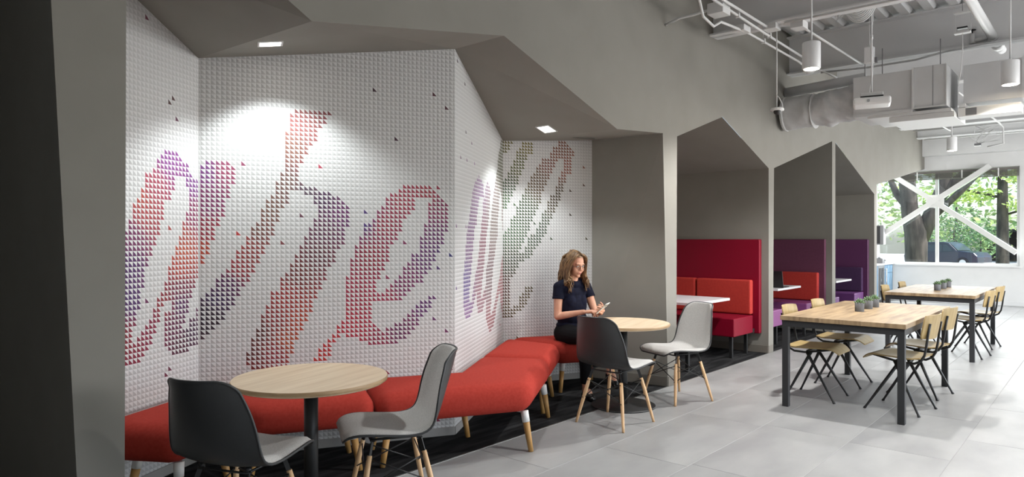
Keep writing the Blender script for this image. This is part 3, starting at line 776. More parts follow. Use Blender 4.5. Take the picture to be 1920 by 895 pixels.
def shell_chair():
    t = thing('shell_chair', '', 'chair')
    for nm, me in (('shell', shell_me), ('seat_pad', pad_me)):
        o = bpy.data.objects.new(nm, me); COL.objects.link(o); o.parent = t
    tops = {}
    for sx in (-1, 1):
        for sy in (-1, 1):
            top = Vector((sx * 0.135, 0.0 + sy * 0.125, 0.385)); foot = Vector((sx * 0.215, -0.005 + sy * 0.205, 0.0))
            a = foot.lerp(top, 0.0); b = foot.lerp(top, 0.88)
            lg = MB(); lg.tube([a, foot.lerp(top, 0.1), foot.lerp(top, 0.6), b], [0.0095, 0.0105, 0.0145, 0.0125], 12)
            lg = lg.build('leg', M['dowel'], t)
            br = MB(); br.bar(foot.lerp(top, 0.80), top + Vector((-sx * 0.012, -sy * 0.01, 0.032)), 0.006, 0.02)
            for q in (0.84, 0.50):
                MB().cyl(foot.lerp(top, q) + Vector((0, -0.016, 0)), foot.lerp(top, q) + Vector((0, 0.016, 0)), 0.0045, n=8).build('bolt', M['black_metal'], lg)
            br.build('leg_bracket', M['black_metal'], lg)
            tops[sx, sy] = (foot.lerp(top, 0.84), foot.lerp(top, 0.50), top)
    w = MB()
    ks = [(-1, -1), (1, -1), (1, 1), (-1, 1)]
    for i in range(4):
        a, b = ks[i], ks[(i + 1) % 4]
        w.tube([tops[a][0], tops[b][1]], 0.0036, 6); w.tube([tops[b][0], tops[a][1]], 0.0036, 6)
    for sx in (-1, 1):
        w.tube([tops[sx, -1][2] + Vector((0, 0, 0.028)), tops[sx, 1][2] + Vector((0, 0, 0.028))], 0.006, 6)
    w.tube([tops[-1, 1][2] + Vector((0, 0, .02)), tops[1, 1][2] + Vector((0, 0, .02))], 0.005, 6); w.tube([tops[-1, -1][2] + Vector((0, 0, .02)), tops[1, -1][2] + Vector((0, 0, .02))], 0.005, 6)
    w.build('wire_brace', M['black_metal'], t)
    for sx in (-1, 1):
        for sy in (-1, 1):
            MB().cyl((sx * 0.12, sy * 0.115, 0.40), (sx * 0.12, sy * 0.115, 0.43), 0.014, n=10).build('shock_mount', M['black_plastic'], t)
    return t
shell = shell_chair()
first = True
def place_shell(x, y, ang, label):
    global first
    o = shell if first else copy_tree(shell)
    first = False
    o.location = (x, y, 0); o.rotation_euler = (0, 0, R_(ang - 90))
    return tag(o, label, 'chair', 'grey upholstered shell chairs at the cafe tables')
place_shell(1.50, 2.92, 24, 'shell chair seen from behind with its black back to the camera, nearest the camera')
place_shell(2.24, 2.79, 150, 'grey padded shell chair in side view right of the near round table')
place_shell(4.455, 2.86, -2, 'black-backed shell chair seen from behind in front of the seated woman')
place_shell(5.46, 2.87, 158, 'grey padded shell chair by the pillar, facing the far round table')

# ---------------------------------------------------------------- dining tables, their pots and compass-leg chairs
def dining_table(x0, x1, y0, y1, label):
    cx, cy = (x0 + x1) / 2, (y0 + y1) / 2
    t = thing('dining_table', label, 'table', (cx, cy, 0), 0, 'long dining tables with dark steel frames')
    hx, hy = (x1 - x0) / 2, (y1 - y0) / 2
    n = 6; w = 2 * (hy + 0.012) / n
    for k in range(n):
        a = -hy - 0.012 + k * w
        MB().box((-hx - 0.015, a, 0.724), (hx + 0.015, a + w - 0.0008, 0.76)).build('plank', M['rustic'], t, bevel=0.0012, seg=1)
    leg = 0.05
    for sx in (-1, 1):
        for sy in (-1, 1):
            X = sx * (hx - leg / 2); Y = sy * (hy - leg / 2)
            MB().box((X - leg / 2, Y - leg / 2, 0), (X + leg / 2, Y + leg / 2, 0.672)).build('leg', M['steel_dark'], t, bevel=0.002, seg=1)
    fr = MB()
    fr.box((-hx, -hy, 0.672), (hx, -hy + leg, 0.718)); fr.box((-hx, hy - leg, 0.672), (hx, hy, 0.718))
    fr.box((-hx, -hy + leg, 0.672), (-hx + leg, hy - leg, 0.718)); fr.box((hx - leg, -hy + leg, 0.672), (hx, hy - leg, 0.718))
    fr.box((-hx + .03, -hy + .03, 0.718), (hx - .03, hy - .03, 0.724))
    fr.build('frame', M['steel_dark'], t)
    return t
dining_table(5.80, 7.63, 1.17, 2.08, 'wooden dining table with dark steel frame nearer the camera')
dining_table(9.27, 11.11, 1.17, 2.08, 'wooden dining table with dark steel frame near the end window')

def pot_plant():
    t = thing('potted_succulent', '', 'plant')
    m = MB(); m.lathe([(0.034, 0.0), (0.037, 0.003), (0.038, 0.078), (0.036, 0.081), (0.032, 0.080), (0.031, 0.068)], n=24); m.build('pot', M['stone_pot'], t)
    MB().lathe([(0.0, 0.066), (0.032, 0.068)], n=20).build('soil', M['soil'], t)
    rnd = random.Random(3)
    lv = MB()
    for ring, (nn, rr, hh, ln) in enumerate(((9, 0.016, 0.070, 0.040), (8, 0.010, 0.072, 0.044), (6, 0.004, 0.074, 0.046))):
        for k in range(nn):
            a = 2 * math.pi * (k + 0.5 * ring) / nn; tilt = (0.55, 0.95, 1.3)[ring] + rnd.uniform(-.1, .1)
            d = Vector((math.cos(a) * math.cos(tilt), math.sin(a) * math.cos(tilt), math.sin(tilt)))
            p = Vector((rr * math.cos(a), rr * math.sin(a), hh))
            lv.tube([p, p + d * ln * 0.5, p + d * ln], [0.005, 0.008, 0.001], 6)
    lv.build('rosette', M['succulent'], t)
    return t
pot = pot_plant()
first_pot = True
for (x, y, lab) in ((6.575, 1.68, 'grey cement pot with small succulent, nearest of three on the nearer dining table'), (6.88, 1.685, 'grey cement pot with small succulent, middle of three on the nearer dining table'),
                    (7.09, 1.68, 'grey cement pot with small succulent, furthest of three on the nearer dining table'), (9.93, 1.64, 'grey cement pot with small succulent, nearest of three on the table by the window'),
                    (10.35, 1.645, 'grey cement pot with small succulent, middle of three on the table by the window'), (10.73, 1.65, 'grey cement pot with small succulent, furthest of three on the table by the window')):
    o = pot if first_pot else copy_tree(pot)
    first_pot = False
    o.location = (x, y, 0.76); o.rotation_euler = (0, 0, x * 3)
    tag(o, lab, 'plant', 'potted succulents on the dining tables')

def compass_chair():
    t = thing('dining_chair', '', 'chair')
    def seat(a, b):
        x = (2 * a - 1); y = -0.20 + 0.43 * b
        w = 0.195 + 0.012 * math.sin(math.pi * b) - 0.03 * max(0, b - 0.85) / 0.15 - 0.02 * max(0, 0.12 - b) / 0.12
        z = 0.452 + 0.018 * b - 0.05 * max(0, (b - 0.78) / 0.22) ** 2 - 0.012 * (1 - x * x) * math.sin(math.pi * min(b * 1.25, 1)) + 0.012 * max(0, 0.15 - b) / 0.15
        return Vector((x * w, y, z))
    m = MB(); m.grid(seat, 12, 16, flip=False); m.grid(lambda a, b: seat(a, b) - Vector((0, 0, 0.011)), 12, 16, flip=True)
    def rim(k, top):
        return seat(*k) - Vector((0, 0, 0 if top else 0.011))
    edge = [(a / 12, 0) for a in range(13)] + [(1, b / 16) for b in range(1, 17)] + [(a / 12, 1) for a in range(11, -1, -1)] + [(0, b / 16) for b in range(15, 0, -1)]
    n = len(edge)
    m.add([rim(k, True) for k in edge] + [rim(k, False) for k in edge], [(n + i, n + (i + 1) % n, (i + 1) % n, i) for i in range(n)])
    m.build('seat', M['ply'], t)
    def back(a, b, off=0.0):
        x = 2 * a - 1
        h = 0.098 * (1 - 0.06 * abs(x) ** 6)
        w = 0.185 * (1 - 0.10 * abs(2 * b - 1) ** 5)
        y = -0.232 - 0.035 * (b - 0.5) - 0.042 * (1 - x * x) + 0.012 + off
        return Vector((x * w, y, 0.705 + (2 * b - 1) * h))
    m = MB(); m.grid(lambda a, b: back(a, b), 10, 8, flip=True); m.grid(lambda a, b: back(a, b, -0.010), 10, 8)
    edge = [(a / 10, 0) for a in range(11)] + [(1, b / 8) for b in range(1, 9)] + [(a / 10, 1) for a in range(9, -1, -1)] + [(0, b / 8) for b in range(7, 0, -1)]
    n = len(edge)
    m.add([back(*k) for k in edge] + [back(*k, -0.010) for k in edge], [(i, (i + 1) % n, n + (i + 1) % n, n + i) for i in range(n)])
    m.build('backrest', M['ply'], t)
    for sx in (-1, 1):
        X = sx * 0.135
        up = MB(); up.tube([(X, 0.16, 0.447), (X, 0.05, 0.425), (X, -0.06, 0.405), (X, -0.15, 0.408), (X, -0.195, 0.432), (X, -0.222, 0.48), (X, -0.235, 0.55), (X, -0.246, 0.64), (X * 0.97, -0.262, 0.735)], 0.0095, 8)
        up.build('upright', M['black_metal'], t)
        for (fy, ty) in ((0.205, -0.045), (-0.205, -0.005)):
            lg = MB(); a = Vector((sx * 0.20, fy, 0.0)); b = Vector((X, ty, 0.415))
            lg.tube([a, a.lerp(b, 0.025), a.lerp(b, 0.05), a.lerp(b, 0.5), b], [0.0125, 0.011, 0.0085, 0.012, 0.014], 8)
            lg.build('leg', M['black_metal'], t)
    cb = MB(); cb.bar((-0.14, -0.03, 0.418), (0.14, -0.03, 0.418), 0.03, 0.018); cb.bar((-0.14, 0.12, 0.437), (0.14, 0.12, 0.437), 0.02, 0.012); cb.build('cross_bar', M['black_metal'], t)
    return t
dc = compass_chair()
first_dc = True
for (x, y, a, lab) in ((6.36, 1.975, -90, 'oak veneer dining chair, booth side of the nearer table, nearest the camera'), (7.13, 1.965, -90, 'oak veneer dining chair, booth side of the nearer table, further away'),
                       (6.355, 1.315, 83, 'oak veneer dining chair, right side of the nearer table, nearest the camera'), (7.10, 1.31, 82, 'oak veneer dining chair, right side of the nearer table, second from the camera'),
                       (9.92, 1.985, -90, 'oak veneer dining chair, booth side of the window table, nearest the camera'), (10.86, 1.98, -90, 'oak veneer dining chair, booth side of the window table, by the end wall'),
                       (9.77, 1.315, 84, 'oak veneer dining chair, right side of the window table, nearest the camera'), (10.71, 1.315, 83, 'oak veneer dining chair, right side of the window table, by the end wall')):
    o = dc if first_dc else copy_tree(dc)
    first_dc = False
    o.location = (x, y, 0); o.rotation_euler = (0, 0, R_(a - 90))
    tag(o, lab, 'chair', 'oak veneer dining chairs with black compass legs')

# ---------------------------------------------------------------- booths: tall backs, seats, cushions, tables
def booth_sofa(side, u_wall, mats, word, where, cushions):
    """side +1: stands against the right partition facing -u; -1: mirrored"""
    t = thing('booth_sofa', '%s high backed booth sofa %s' % (word, where), 'sofa', (u_wall, 3.25, 0), 0, 'high backed booth sofas')
    s = -side
    def bx(a, b):
        x0, x1 = sorted((s * a[0], s * b[0]))
        return MB().box((x0, a[1], a[2]), (x1, b[1], b[2]))
    bx((0.003, 0.0, 0.24), (0.075, 1.55, 1.40)).build('back_panel', mats[0], t, bevel=0.012, seg=3)
    bx((0.14, 0.055, 0.255), (0.70, 1.53, 0.47)).build('seat', mats[1], t, bevel=0.012, seg=3)
    bx((0.078, 0.06, 0.25), (0.138, 1.53, 0.30)).build('seat_rail', M['black_metal'], t)
    y = 0.075; L = (1.45 - 0.02 * (cushions - 1)) / cushions
    for k in range(cushions):
        bx((0.078, y, 0.475), (0.17, y + L, 0.90)).build('back_cushion', mats[2], t, bevel=0.02, seg=3)
        y += L + 0.02
    for (a, b) in ((0.20, 0.12), (0.63, 0.12), (0.20, 1.42), (0.63, 1.42)):
        bx((a - 0.018, b - 0.018, 0), (a + 0.018, b + 0.018, 0.258)).build('leg', M['black_metal'], t)
    return t
booth_sofa(1, 8.375, (M['crimson'], M['crimson'], M['scarlet']), 'crimson', 'with orange red cushions, right side of the first booth', 2)
booth_sofa(-1, 6.015, (M['crimson'], M['crimson'], M['scarlet']), 'crimson', 'behind the pillar on the left side of the first booth', 2)
booth_sofa(1, 10.906, (M['plum'], M['orchid'], M['scarlet']), 'plum', 'with red cushions, right side of the middle booth', 2)
booth_sofa(-1, 8.53, (M['plum'], M['orchid'], M['scarlet']), 'plum', 'on the left of the middle booth, orchid seat end showing', 2)
booth_sofa(1, 13.334, (M['violet'], M['violet_lit'], M['violet_dark']), 'violet', 'on the right side of the furthest booth', 1)
booth_sofa(-1, 11.062, (M['violet'], M['violet_lit'], M['violet_dark']), 'violet', 'on the left side of the furthest booth, mostly hidden', 1)
def booth_table(u0, u1, v0, label):
    t = thing('booth_table', label, 'table', ((u0 + u1) / 2, v0, 0), 0, 'white booth tables')
    h = (u1 - u0) / 2
    MB().box((-h, 0, 0.69), (h, 1.4, 0.72)).build('tabletop', M['laminate'], t, bevel=0.003, seg=1)
    MB().lathe([(0.26, 0.0), (0.26, 0.01), (0.04, 0.016), (0.04, 0.69)], c=(0, 0.62, 0), n=28).build('pedestal', M['black_metal'], t)
    return t
booth_table(6.72, 7.62, 3.33, 'white booth table between the crimson sofas')
booth_table(9.42, 10.33, 3.43, 'white booth table with a laptop on it in the middle booth')
booth_table(11.80, 12.66, 3.36, 'white booth table between the violet sofas')
t = thing('laptop', 'open black laptop on the white table in the middle booth', 'laptop', (9.76, 3.60, 0.72), R_(90))
MB().box((-0.16, -0.11, 0), (0.16, 0.11, 0.016)).build('keyboard_base', M['black_plastic'], t, bevel=0.003, seg=1)
m = MB(); m.bar((0, 0.112, 0.012), (0, 0.165, 0.235), 0.32, 0.01, up=(0, -1, 0)); m.build('screen_lid', M['black_plastic'], t)
# ---------------------------------------------------------------- the woman on the bench
def voxel_union(mb, voxel, smooth=2, fac=0.5):
    """fuse overlapping closed shapes into one continuous skin"""
    me = mb.mesh('tmp', M['skin'])
    o = bpy.data.objects.new('tmp', me); COL.objects.link(o)
    r = o.modifiers.new('r', 'REMESH'); r.mode = 'VOXEL'; r.voxel_size = voxel; r.use_smooth_shade = True
    s = o.modifiers.new('s', 'SMOOTH'); s.iterations = smooth; s.factor = fac
    dg = bpy.context.evaluated_depsgraph_get(); dg.update()
    out = bpy.data.meshes.new_from_object(o.evaluated_get(dg))
    bpy.data.objects.remove(o); bpy.data.meshes.remove(me)
    out.polygons.foreach_set('use_smooth', [True] * len(out.polygons))
    return out
def limb(mb, pts, rs, n=14):
    """tapering limb: rounded tube through the joints"""
    pts = [Vector(p) for p in pts]
    for i in range(len(pts) - 1):
        a, b = pts[i], pts[i + 1]; ra, rb = rs[i], rs[i + 1]
        mb.tube([a, a.lerp(b, .25), a.lerp(b, .5), a.lerp(b, .75), b], [ra, ra * .75 + rb * .25, (ra + rb) / 2, ra * .25 + rb * .75, rb], n)
    for p, r in zip(pts, rs): mb.ball(p, r, n, 10)
def mesh_child(name, me, mat, parent):
    me.materials.clear(); me.materials.append(mat); me.name = name
    o = bpy.data.objects.new(name, me); COL.objects.link(o); o.parent = parent
    return o
W_LOC = Vector((5.176, 3.80, 0)); W_RZ = R_(-198.7)
woman = thing('person', 'woman in a navy blouse and black trousers sitting on the red bench with a phone', 'person', W_LOC, W_RZ)

hipR, hipL = (0.088, 0.0, 0.525), (-0.088, 0.0, 0.535)
kneeR, kneeL = (0.125, 0.40, 0.535), (0.03, 0.435, 0.625)
ankR, ankL = (0.115, 0.365, 0.085), (-0.005, 0.555, 0.275)
shR, shL = (0.150, 0.0, 0.955), (-0.150, 0.01, 0.955)
elR, elL = (0.175, 0.02, 0.69), (-0.195, 0.10, 0.705)
wrR, wrL = (0.035, 0.235, 0.742), (-0.105, 0.315, 0.745)
body = MB()
body.ball((0, 0, 0.545), (0.15, 0.105, 0.105)); body.ball((0, -0.005, 0.66), (0.118, 0.085, 0.11)); body.ball((0, 0.005, 0.80), (0.13, 0.092, 0.13))
body.ball((0, 0.0, 0.90), (0.135, 0.08, 0.085)); body.ball((0.055, 0.06, 0.825), (0.05, 0.04, 0.05)); body.ball((-0.055, 0.06, 0.825), (0.05, 0.04, 0.05))
limb(body, [shR, (0, 0, 0.985), shL], [0.05, 0.06, 0.05])
limb(body, [(0, 0.0, 0.96), (0, 0.02, 1.07)], [0.053, 0.047])
for h, k, a, s in ((hipR, kneeR, ankR, 1), (hipL, kneeL, ankL, -1)):
    limb(body, [h, Vector(h).lerp(Vector(k), .5), k], [0.085, 0.070, 0.052])
    k_, a_ = Vector(k), Vector(a)
    limb(body, [k_, k_.lerp(a_, .3) + Vector((0, -0.012, 0)), k_.lerp(a_, .65), a_], [0.05, 0.05, 0.038, 0.027])
for s_, e_, w_ in ((shR, elR, wrR), (shL, elL, wrL)):
    limb(body, [s_, Vector(s_).lerp(Vector(e_), .5), e_], [0.045, 0.041, 0.034]); limb(body, [e_, Vector(e_).lerp(Vector(w_), .35), w_], [0.034, 0.033, 0.022])
def foot(a, toe, drop):
    a = Vector(a); toe = Vector(toe)
    return [a, a + (toe - a) * 0.05 + Vector((0, 0, -drop)), a.lerp(toe, .55) + Vector((0, 0, 0.012)), toe], [0.027, 0.028, 0.030, 0.019]
toeR = (0.14, 0.495, 0.028); toeL = (0.0, 0.645, 0.155)
limb(body, *foot(ankR, toeR, 0.05)); limb(body, *foot(ankL, toeL, 0.045))

def hand(mb, wrist, fwd, nrm, thumb_side, curls, thumb_curl=0.5, spread=0.05):
    """palm, four unequal bent fingers and a thumb that leaves the side of the palm"""
    w = Vector(wrist); f = Vector(fwd).normalized(); n = Vector(nrm); n = (n - f * n.dot(f)).normalized()
    s = f.cross(n); s = s if s.dot(Vector(thumb_side)) > 0 else -s
    lens = (0.066, 0.074, 0.068, 0.053); tips = []
    for i, (L, c) in enumerate(zip(lens, curls)):
        off = 0.027 - 0.0185 * i
        base = w + f * (0.082 - 0.004 * abs(i - 1)) + s * off
        mb.tube([w + s * off * 0.6, w + f * 0.045 + s * off * 0.95, base], [0.0125, 0.0135, 0.0105], 8); mb.ball(base, 0.0105, 8, 6)
        d = (f + s * (spread * (1.5 - i))).normalized(); p = base; r = (0.0092, 0.0086, 0.0078, 0.0065)
        for k, part in enumerate((0.45, 0.31, 0.24)):
            ang = c[k]
            d = (d * math.cos(ang) - n * math.sin(ang)).normalized()
            nn = s.cross(d); n2 = nn if nn.dot(n) > 0 else -nn
            q = p + d * L * part
            mb.tube([p, q], [r[k], r[k + 1]], 8); mb.ball(q, r[k + 1], 8, 6)
            p = q
            n_keep = n; n = n2
        n = Vector(nrm); n = (n - f * n.dot(f)).normalized()
        tips.append(p)
    mb.ball(w + f * 0.04 - n * 0.004, (0.030, 0.030, 0.016), 10, 8)
    b = w + f * 0.022 + s * 0.022 - n * 0.004
    d = (f * 0.75 + s * 0.75 - n * thumb_curl * 0.5).normalized(); q = b + d * 0.038
    d2 = (f * 1.0 + s * 0.25 - n * thumb_curl).normalized(); q2 = q + d2 * 0.030; q3 = q2 + (d2 - n * 0.2).normalized() * 0.022
    mb.tube([w + f * 0.005 + s * 0.012, b, q, q2, q3], [0.013, 0.0135, 0.0105, 0.0092, 0.0068], 8); mb.ball(q3, 0.0068, 8, 6)
    return tips
hand(body, wrR, (-0.72, 0.62, 0.12), (0.1, -0.05, 1), (-0.6, -0.8, 0.2), ((0.25, 0.35, 0.3), (0.6, 0.6, 0.5), (0.75, 0.7, 0.5), (0.85, 0.7, 0.5)))
hand(body, wrL, (0.45, 0.80, 0.25), (-0.75, 0.25, -0.35), (0.2, -0.2, 0.9), ((0.7, 0.7, 0.5), (0.75, 0.75, 0.5), (0.8, 0.75, 0.5), (0.85, 0.75, 0.5)), 0.6)

# head turned to her left and bent over the phone
HM = Matrix.Translation((-0.005, 0.045, 1.165)) @ Euler((R_(-14), 0, R_(2)), 'XYZ').to_matrix().to_4x4()
HR = HM.to_3x3()
def hp(p): return HM @ Vector(p)
def hball(mb, c, r, nu=16, nv=12): mb.ball(hp(c), r, nu, nv, rot=HR)
hball(body, (0, -0.012, 0.032), (0.074, 0.092, 0.084), 24, 18); hball(body, (0, 0.026, -0.034), (0.057, 0.062, 0.074), 20, 16)
hball(body, (0, 0.066, -0.092), (0.022, 0.019, 0.017)); hball(body, (0.034, 0.055, -0.03), (0.026, 0.027, 0.03)); hball(body, (-0.034, 0.055, -0.03), (0.026, 0.027, 0.03))
limb(body, [hp((-0.036, 0.071, 0.022)), hp((0, 0.080, 0.02)), hp((0.036, 0.071, 0.022))], [0.012, 0.012, 0.012])
limb(body, [hp((0, 0.084, 0.008)), hp((0, 0.102, -0.026))], [0.007, 0.0105]); hball(body, (0.010, 0.093, -0.030), (0.007, 0.008, 0.006)); hball(body, (-0.010, 0.093, -0.030), (0.007, 0.008, 0.006))
hball(body, (0, 0.078, -0.060), (0.024, 0.014, 0.014))
hball(body, (0.074, -0.008, -0.012), (0.009, 0.018, 0.028)); hball(body, (-0.074, -0.008, -0.012), (0.009, 0.018, 0.028))
limb(body, [(0, 0.01, 1.0), hp((0, -0.022, -0.05))], [0.05, 0.05])
mesh_child('body', voxel_union(body, 0.0042, 3, 0.5), M['skin'], woman)
for sx in (-1, 1):
    e = MB(); e.ball(hp((sx * 0.029, 0.0765, 0.002)), (0.0125, 0.0105, 0.0062), 14, 10, rot=HR); e = e.build('eye', M['eye_white'], woman)
    MB().ball(hp((sx * 0.029, 0.0855, 0.0005)), (0.0052, 0.0025, 0.0050), 12, 8, rot=HR).build('iris', M['iris'], e)
    MB().tube([hp((sx * 0.014, 0.092, 0.021)), hp((sx * 0.03, 0.088, 0.026)), hp((sx * 0.047, 0.0765, 0.022))], [0.002, 0.003, 0.0015], 6).build('eyebrow', M['brow'], woman)
lp = MB(); lp.tube([hp((-0.024, 0.080, -0.055)), hp((-0.008, 0.0915, -0.0555)), hp((0, 0.0925, -0.057)), hp((0.008, 0.0915, -0.0555)), hp((0.024, 0.080, -0.055))], [0.0015, 0.0036, 0.0032, 0.0036, 0.0015], 8)
lp.tube([hp((-0.021, 0.082, -0.0575)), hp((0, 0.0915, -0.0645)), hp((0.021, 0.082, -0.0575))], [0.0012, 0.004, 0.0012], 8)
lp.build('lips', M['lips'], woman)
gl = MB()
for sx in (-1, 1):
    gl.tube([hp((sx * 0.031 + 0.022 * math.cos(a), 0.096 - 0.008 * abs(math.cos(a)) * (1 if math.cos(a) * sx > 0 else 0.2), 0.0 + 0.0175 * math.sin(a))) for a in [k * math.pi / 10 for k in range(20)]], 0.0016, 6, closed=True)
    gl.tube([hp((sx * 0.052, 0.088, 0.006)), hp((sx * 0.074, 0.06, 0.006)), hp((sx * 0.079, -0.01, 0.004))], 0.0016, 6)
gl.tube([hp((-0.010, 0.096, 0.004)), hp((0, 0.099, 0.007)), hp((0.010, 0.096, 0.004))], 0.0016, 6)
gl.build('glasses', M['spectacle'], woman)

# hair: a close cap at the back and top plus long wavy locks that fall to the chest
rnd = random.Random(11)
hr = MB()
cap = MB(); cap.ball((0, -0.016, 0.036), (0.086, 0.103, 0.094), 28, 22)
keep = [f for f in cap.f if all(not (cap.v[i][1] > 0.030 and cap.v[i][2] < 0.085 - 0.25 * abs(cap.v[i][0])) for i in f)]
hr.add([hp(p) for p in cap.v], keep, 0, True)
def sgn(v): return 1 if v >= 0 else -1
for k in range(210):
    sx = 1 if k % 2 else -1
    back = rnd.random()
    y0 = 0.062 - 0.14 * back
    root = Vector((0.012 * sx + 0.01, y0, 0.128 - 0.55 * max(0, y0 - 0.01) ** 1.2 - 1.5 * max(0, -y0 - 0.02) ** 2))
    over = Vector((sx * (0.062 + rnd.uniform(-.004, .008)), y0 * 0.9 + 0.012 * (1 - back), 0.088 - 0.05 * back + rnd.uniform(-.012, .006)))
    side = Vector((sx * (0.088 + rnd.uniform(-.004, .010)), 0.050 - 0.145 * back, 0.0 + rnd.uniform(-.02, .02)))
    low = Vector((sx * (0.094 + rnd.uniform(-.012, .016)), 0.056 - 0.150 * back + rnd.uniform(-.01, .01), -0.10 + rnd.uniform(-.02, .02)))
    pts = [hp(root), hp(over), hp(side), hp(low)]
    end_len = rnd.uniform(0.06, 0.15)
    tip = pts[-1] + Vector((rnd.uniform(-.02, .02), rnd.uniform(-.015, .03) + (0.035 if back < 0.5 else -0.015), -end_len))
    ph = rnd.uniform(0, 6.28); amp = rnd.uniform(0.006, 0.014)
    seq = pts + [pts[-1].lerp(tip, 0.5), tip]
    fine = []
    for i in range(len(seq) - 1):
        for q in range(5):
            t = q / 5
            p0, p1, p2, p3 = seq[max(i - 1, 0)], seq[i], seq[i + 1], seq[min(i + 2, len(seq) - 1)]
            c = 0.5 * (2 * p1 + (p2 - p0) * t + (2 * p0 - 5 * p1 + 4 * p2 - p3) * t * t + (3 * p1 - p0 - 3 * p2 + p3) * t ** 3)
            g = (i + t) / (len(seq) - 1); wv = amp * max(0, g - 0.35) * 2
            fine.append(c + Vector((math.sin(ph + g * 16) * wv, math.cos(ph * 1.3 + g * 14) * wv, 0)))
    fine.append(seq[-1])
    nF = len(fine); rr = rnd.uniform(0.005, 0.0088)
    hr.tube(fine, [rr * (0.5 + 0.7 * math.sin(math.pi * min(1, 0.1 + 0.95 * i / nF)) ** 0.7) * (1 if i < nF - 3 else (nF - i) / 4) for i in range(nF)], 6)
for k in range(26):   # back fall
    a = rnd.uniform(-0.07, 0.07)
    p = [hp((a * 0.4, -0.05, 0.12)), hp((a, -0.105, 0.05)), hp((a * 1.15, -0.112, -0.05)), hp((a * 1.2, -0.10, -0.12)) + Vector((0, 0, -rnd.uniform(.03, .09)))]
    hr.tube(p, [0.008, 0.012, 0.012, 0.004], 6)
hr.build('hair', M['hair'], woman)

# blouse with short loose sleeves
bl_ = MB()
bl_.ball((0, -0.002, 0.66), (0.150, 0.115, 0.11), 22, 14); bl_.ball((0, 0.004, 0.78), (0.148, 0.112, 0.13), 22, 14); bl_.ball((0, 0.0, 0.895), (0.150, 0.098, 0.093), 22, 14)
bl_.ball((0, 0.0, 0.60), (0.163, 0.122, 0.055), 22, 12); bl_.ball((0.055, 0.062, 0.82), (0.065, 0.05, 0.075)); bl_.ball((-0.055, 0.062, 0.82), (0.065, 0.05, 0.075)); bl_.ball((0, 0.06, 0.80), (0.09, 0.052, 0.12)); bl_.ball((0, 0.028, 0.975), (0.085, 0.062, 0.042))
limb(bl_, [shR, (0.075, 0.004, 0.972), (-0.075, 0.004, 0.972), shL], [0.054, 0.066, 0.066, 0.054])
bl_.ball((0.075, 0.03, 0.94), (0.065, 0.062, 0.06)); bl_.ball((-0.075, 0.03, 0.94), (0.065, 0.062, 0.06))
for s_, e_ in ((shR, elR), (shL, elL)):
    a, b = Vector(s_), Vector(e_)
    bl_.tube([a, a.lerp(b, .2), a.lerp(b, .38)], [0.052, 0.054, 0.055], 18)
bm_ = voxel_union(bl_, 0.0065, 3, 0.5)
blouse = mesh_child('blouse', bm_, M['navy'], woman)
for s_, e_ in ((shR, elR), (shL, elL)):
    a, b = Vector(s_), Vector(e_)
    MB().tube([a.lerp(b, .33), a.lerp(b, .405)], [0.0555, 0.0565], 20).build('sleeve_cuff', M['navy'], blouse)
# trousers
tr = MB()
tr.ball((0, -0.01, 0.545), (0.168, 0.135, 0.10), 22, 14)
for h, k, a in ((hipR, kneeR, ankR), (hipL, kneeL, ankL)):
    h_, k_, a_ = Vector(h), Vector(k), Vector(a)
    limb(tr, [h_, h_.lerp(k_, .5), k_], [0.100, 0.084, 0.064], 18)
    limb(tr, [k_, k_.lerp(a_, .35) + Vector((0, -0.012, 0))], [0.063, 0.060], 18)
    tr.tube([k_.lerp(a_, .35) + Vector((0, -0.012, 0)), k_.lerp(a_, .62), k_.lerp(a_, .90)], [0.060, 0.052, 0.046], 18)
mesh_child('trousers', voxel_union(tr, 0.0065, 3, 0.5), M['trouser'], woman)
# low black shoes
for a, toe, drop in ((ankR, toeR, 0.05), (ankL, toeL, 0.045)):
    a = Vector(a); toe = Vector(toe); d = (toe - a); heel = a + d * 0.02 + Vector((0, -0.012, -drop - 0.006))
    sh_ = MB()
    sh_.tube([heel + Vector((0, -0.022, 0.004)), heel, a.lerp(toe, .5) + Vector((0, 0, -0.010 if drop > .046 else -0.028)), toe + d * 0.02, toe + d * 0.20], [0.018, 0.033, 0.036, 0.030, 0.010], 14)
    sh_.ball(toe + d * 0.1, (0.030, 0.032, 0.022), 12, 8)
    sh_.build('shoe', M['shoe'], woman)
# smartphone held in front of her
WM = Matrix.Translation(W_LOC) @ Matrix.Rotation(W_RZ, 4, 'Z')
t = thing('smartphone', 'white smartphone held up in both hands by the seated woman', 'phone', WM @ Vector((-0.055, 0.400, 0.785)))
t.rotation_euler = (WM.to_3x3() @ Euler((R_(42), R_(8), R_(25)), 'XYZ').to_matrix()).to_euler()
MB().box((-0.036, -0.072, -0.004), (0.036, 0.072, 0.004)).build('case', M['phone_white'], t, bevel=0.0035, seg=3)
MB().box((-0.033, -0.067, 0.0041), (0.033, 0.067, 0.0047)).build('screen', M['screen'], t)
MB().box((0.012, 0.040, -0.0052), (0.030, 0.064, -0.004)).build('camera_bump', M['screen'], t)
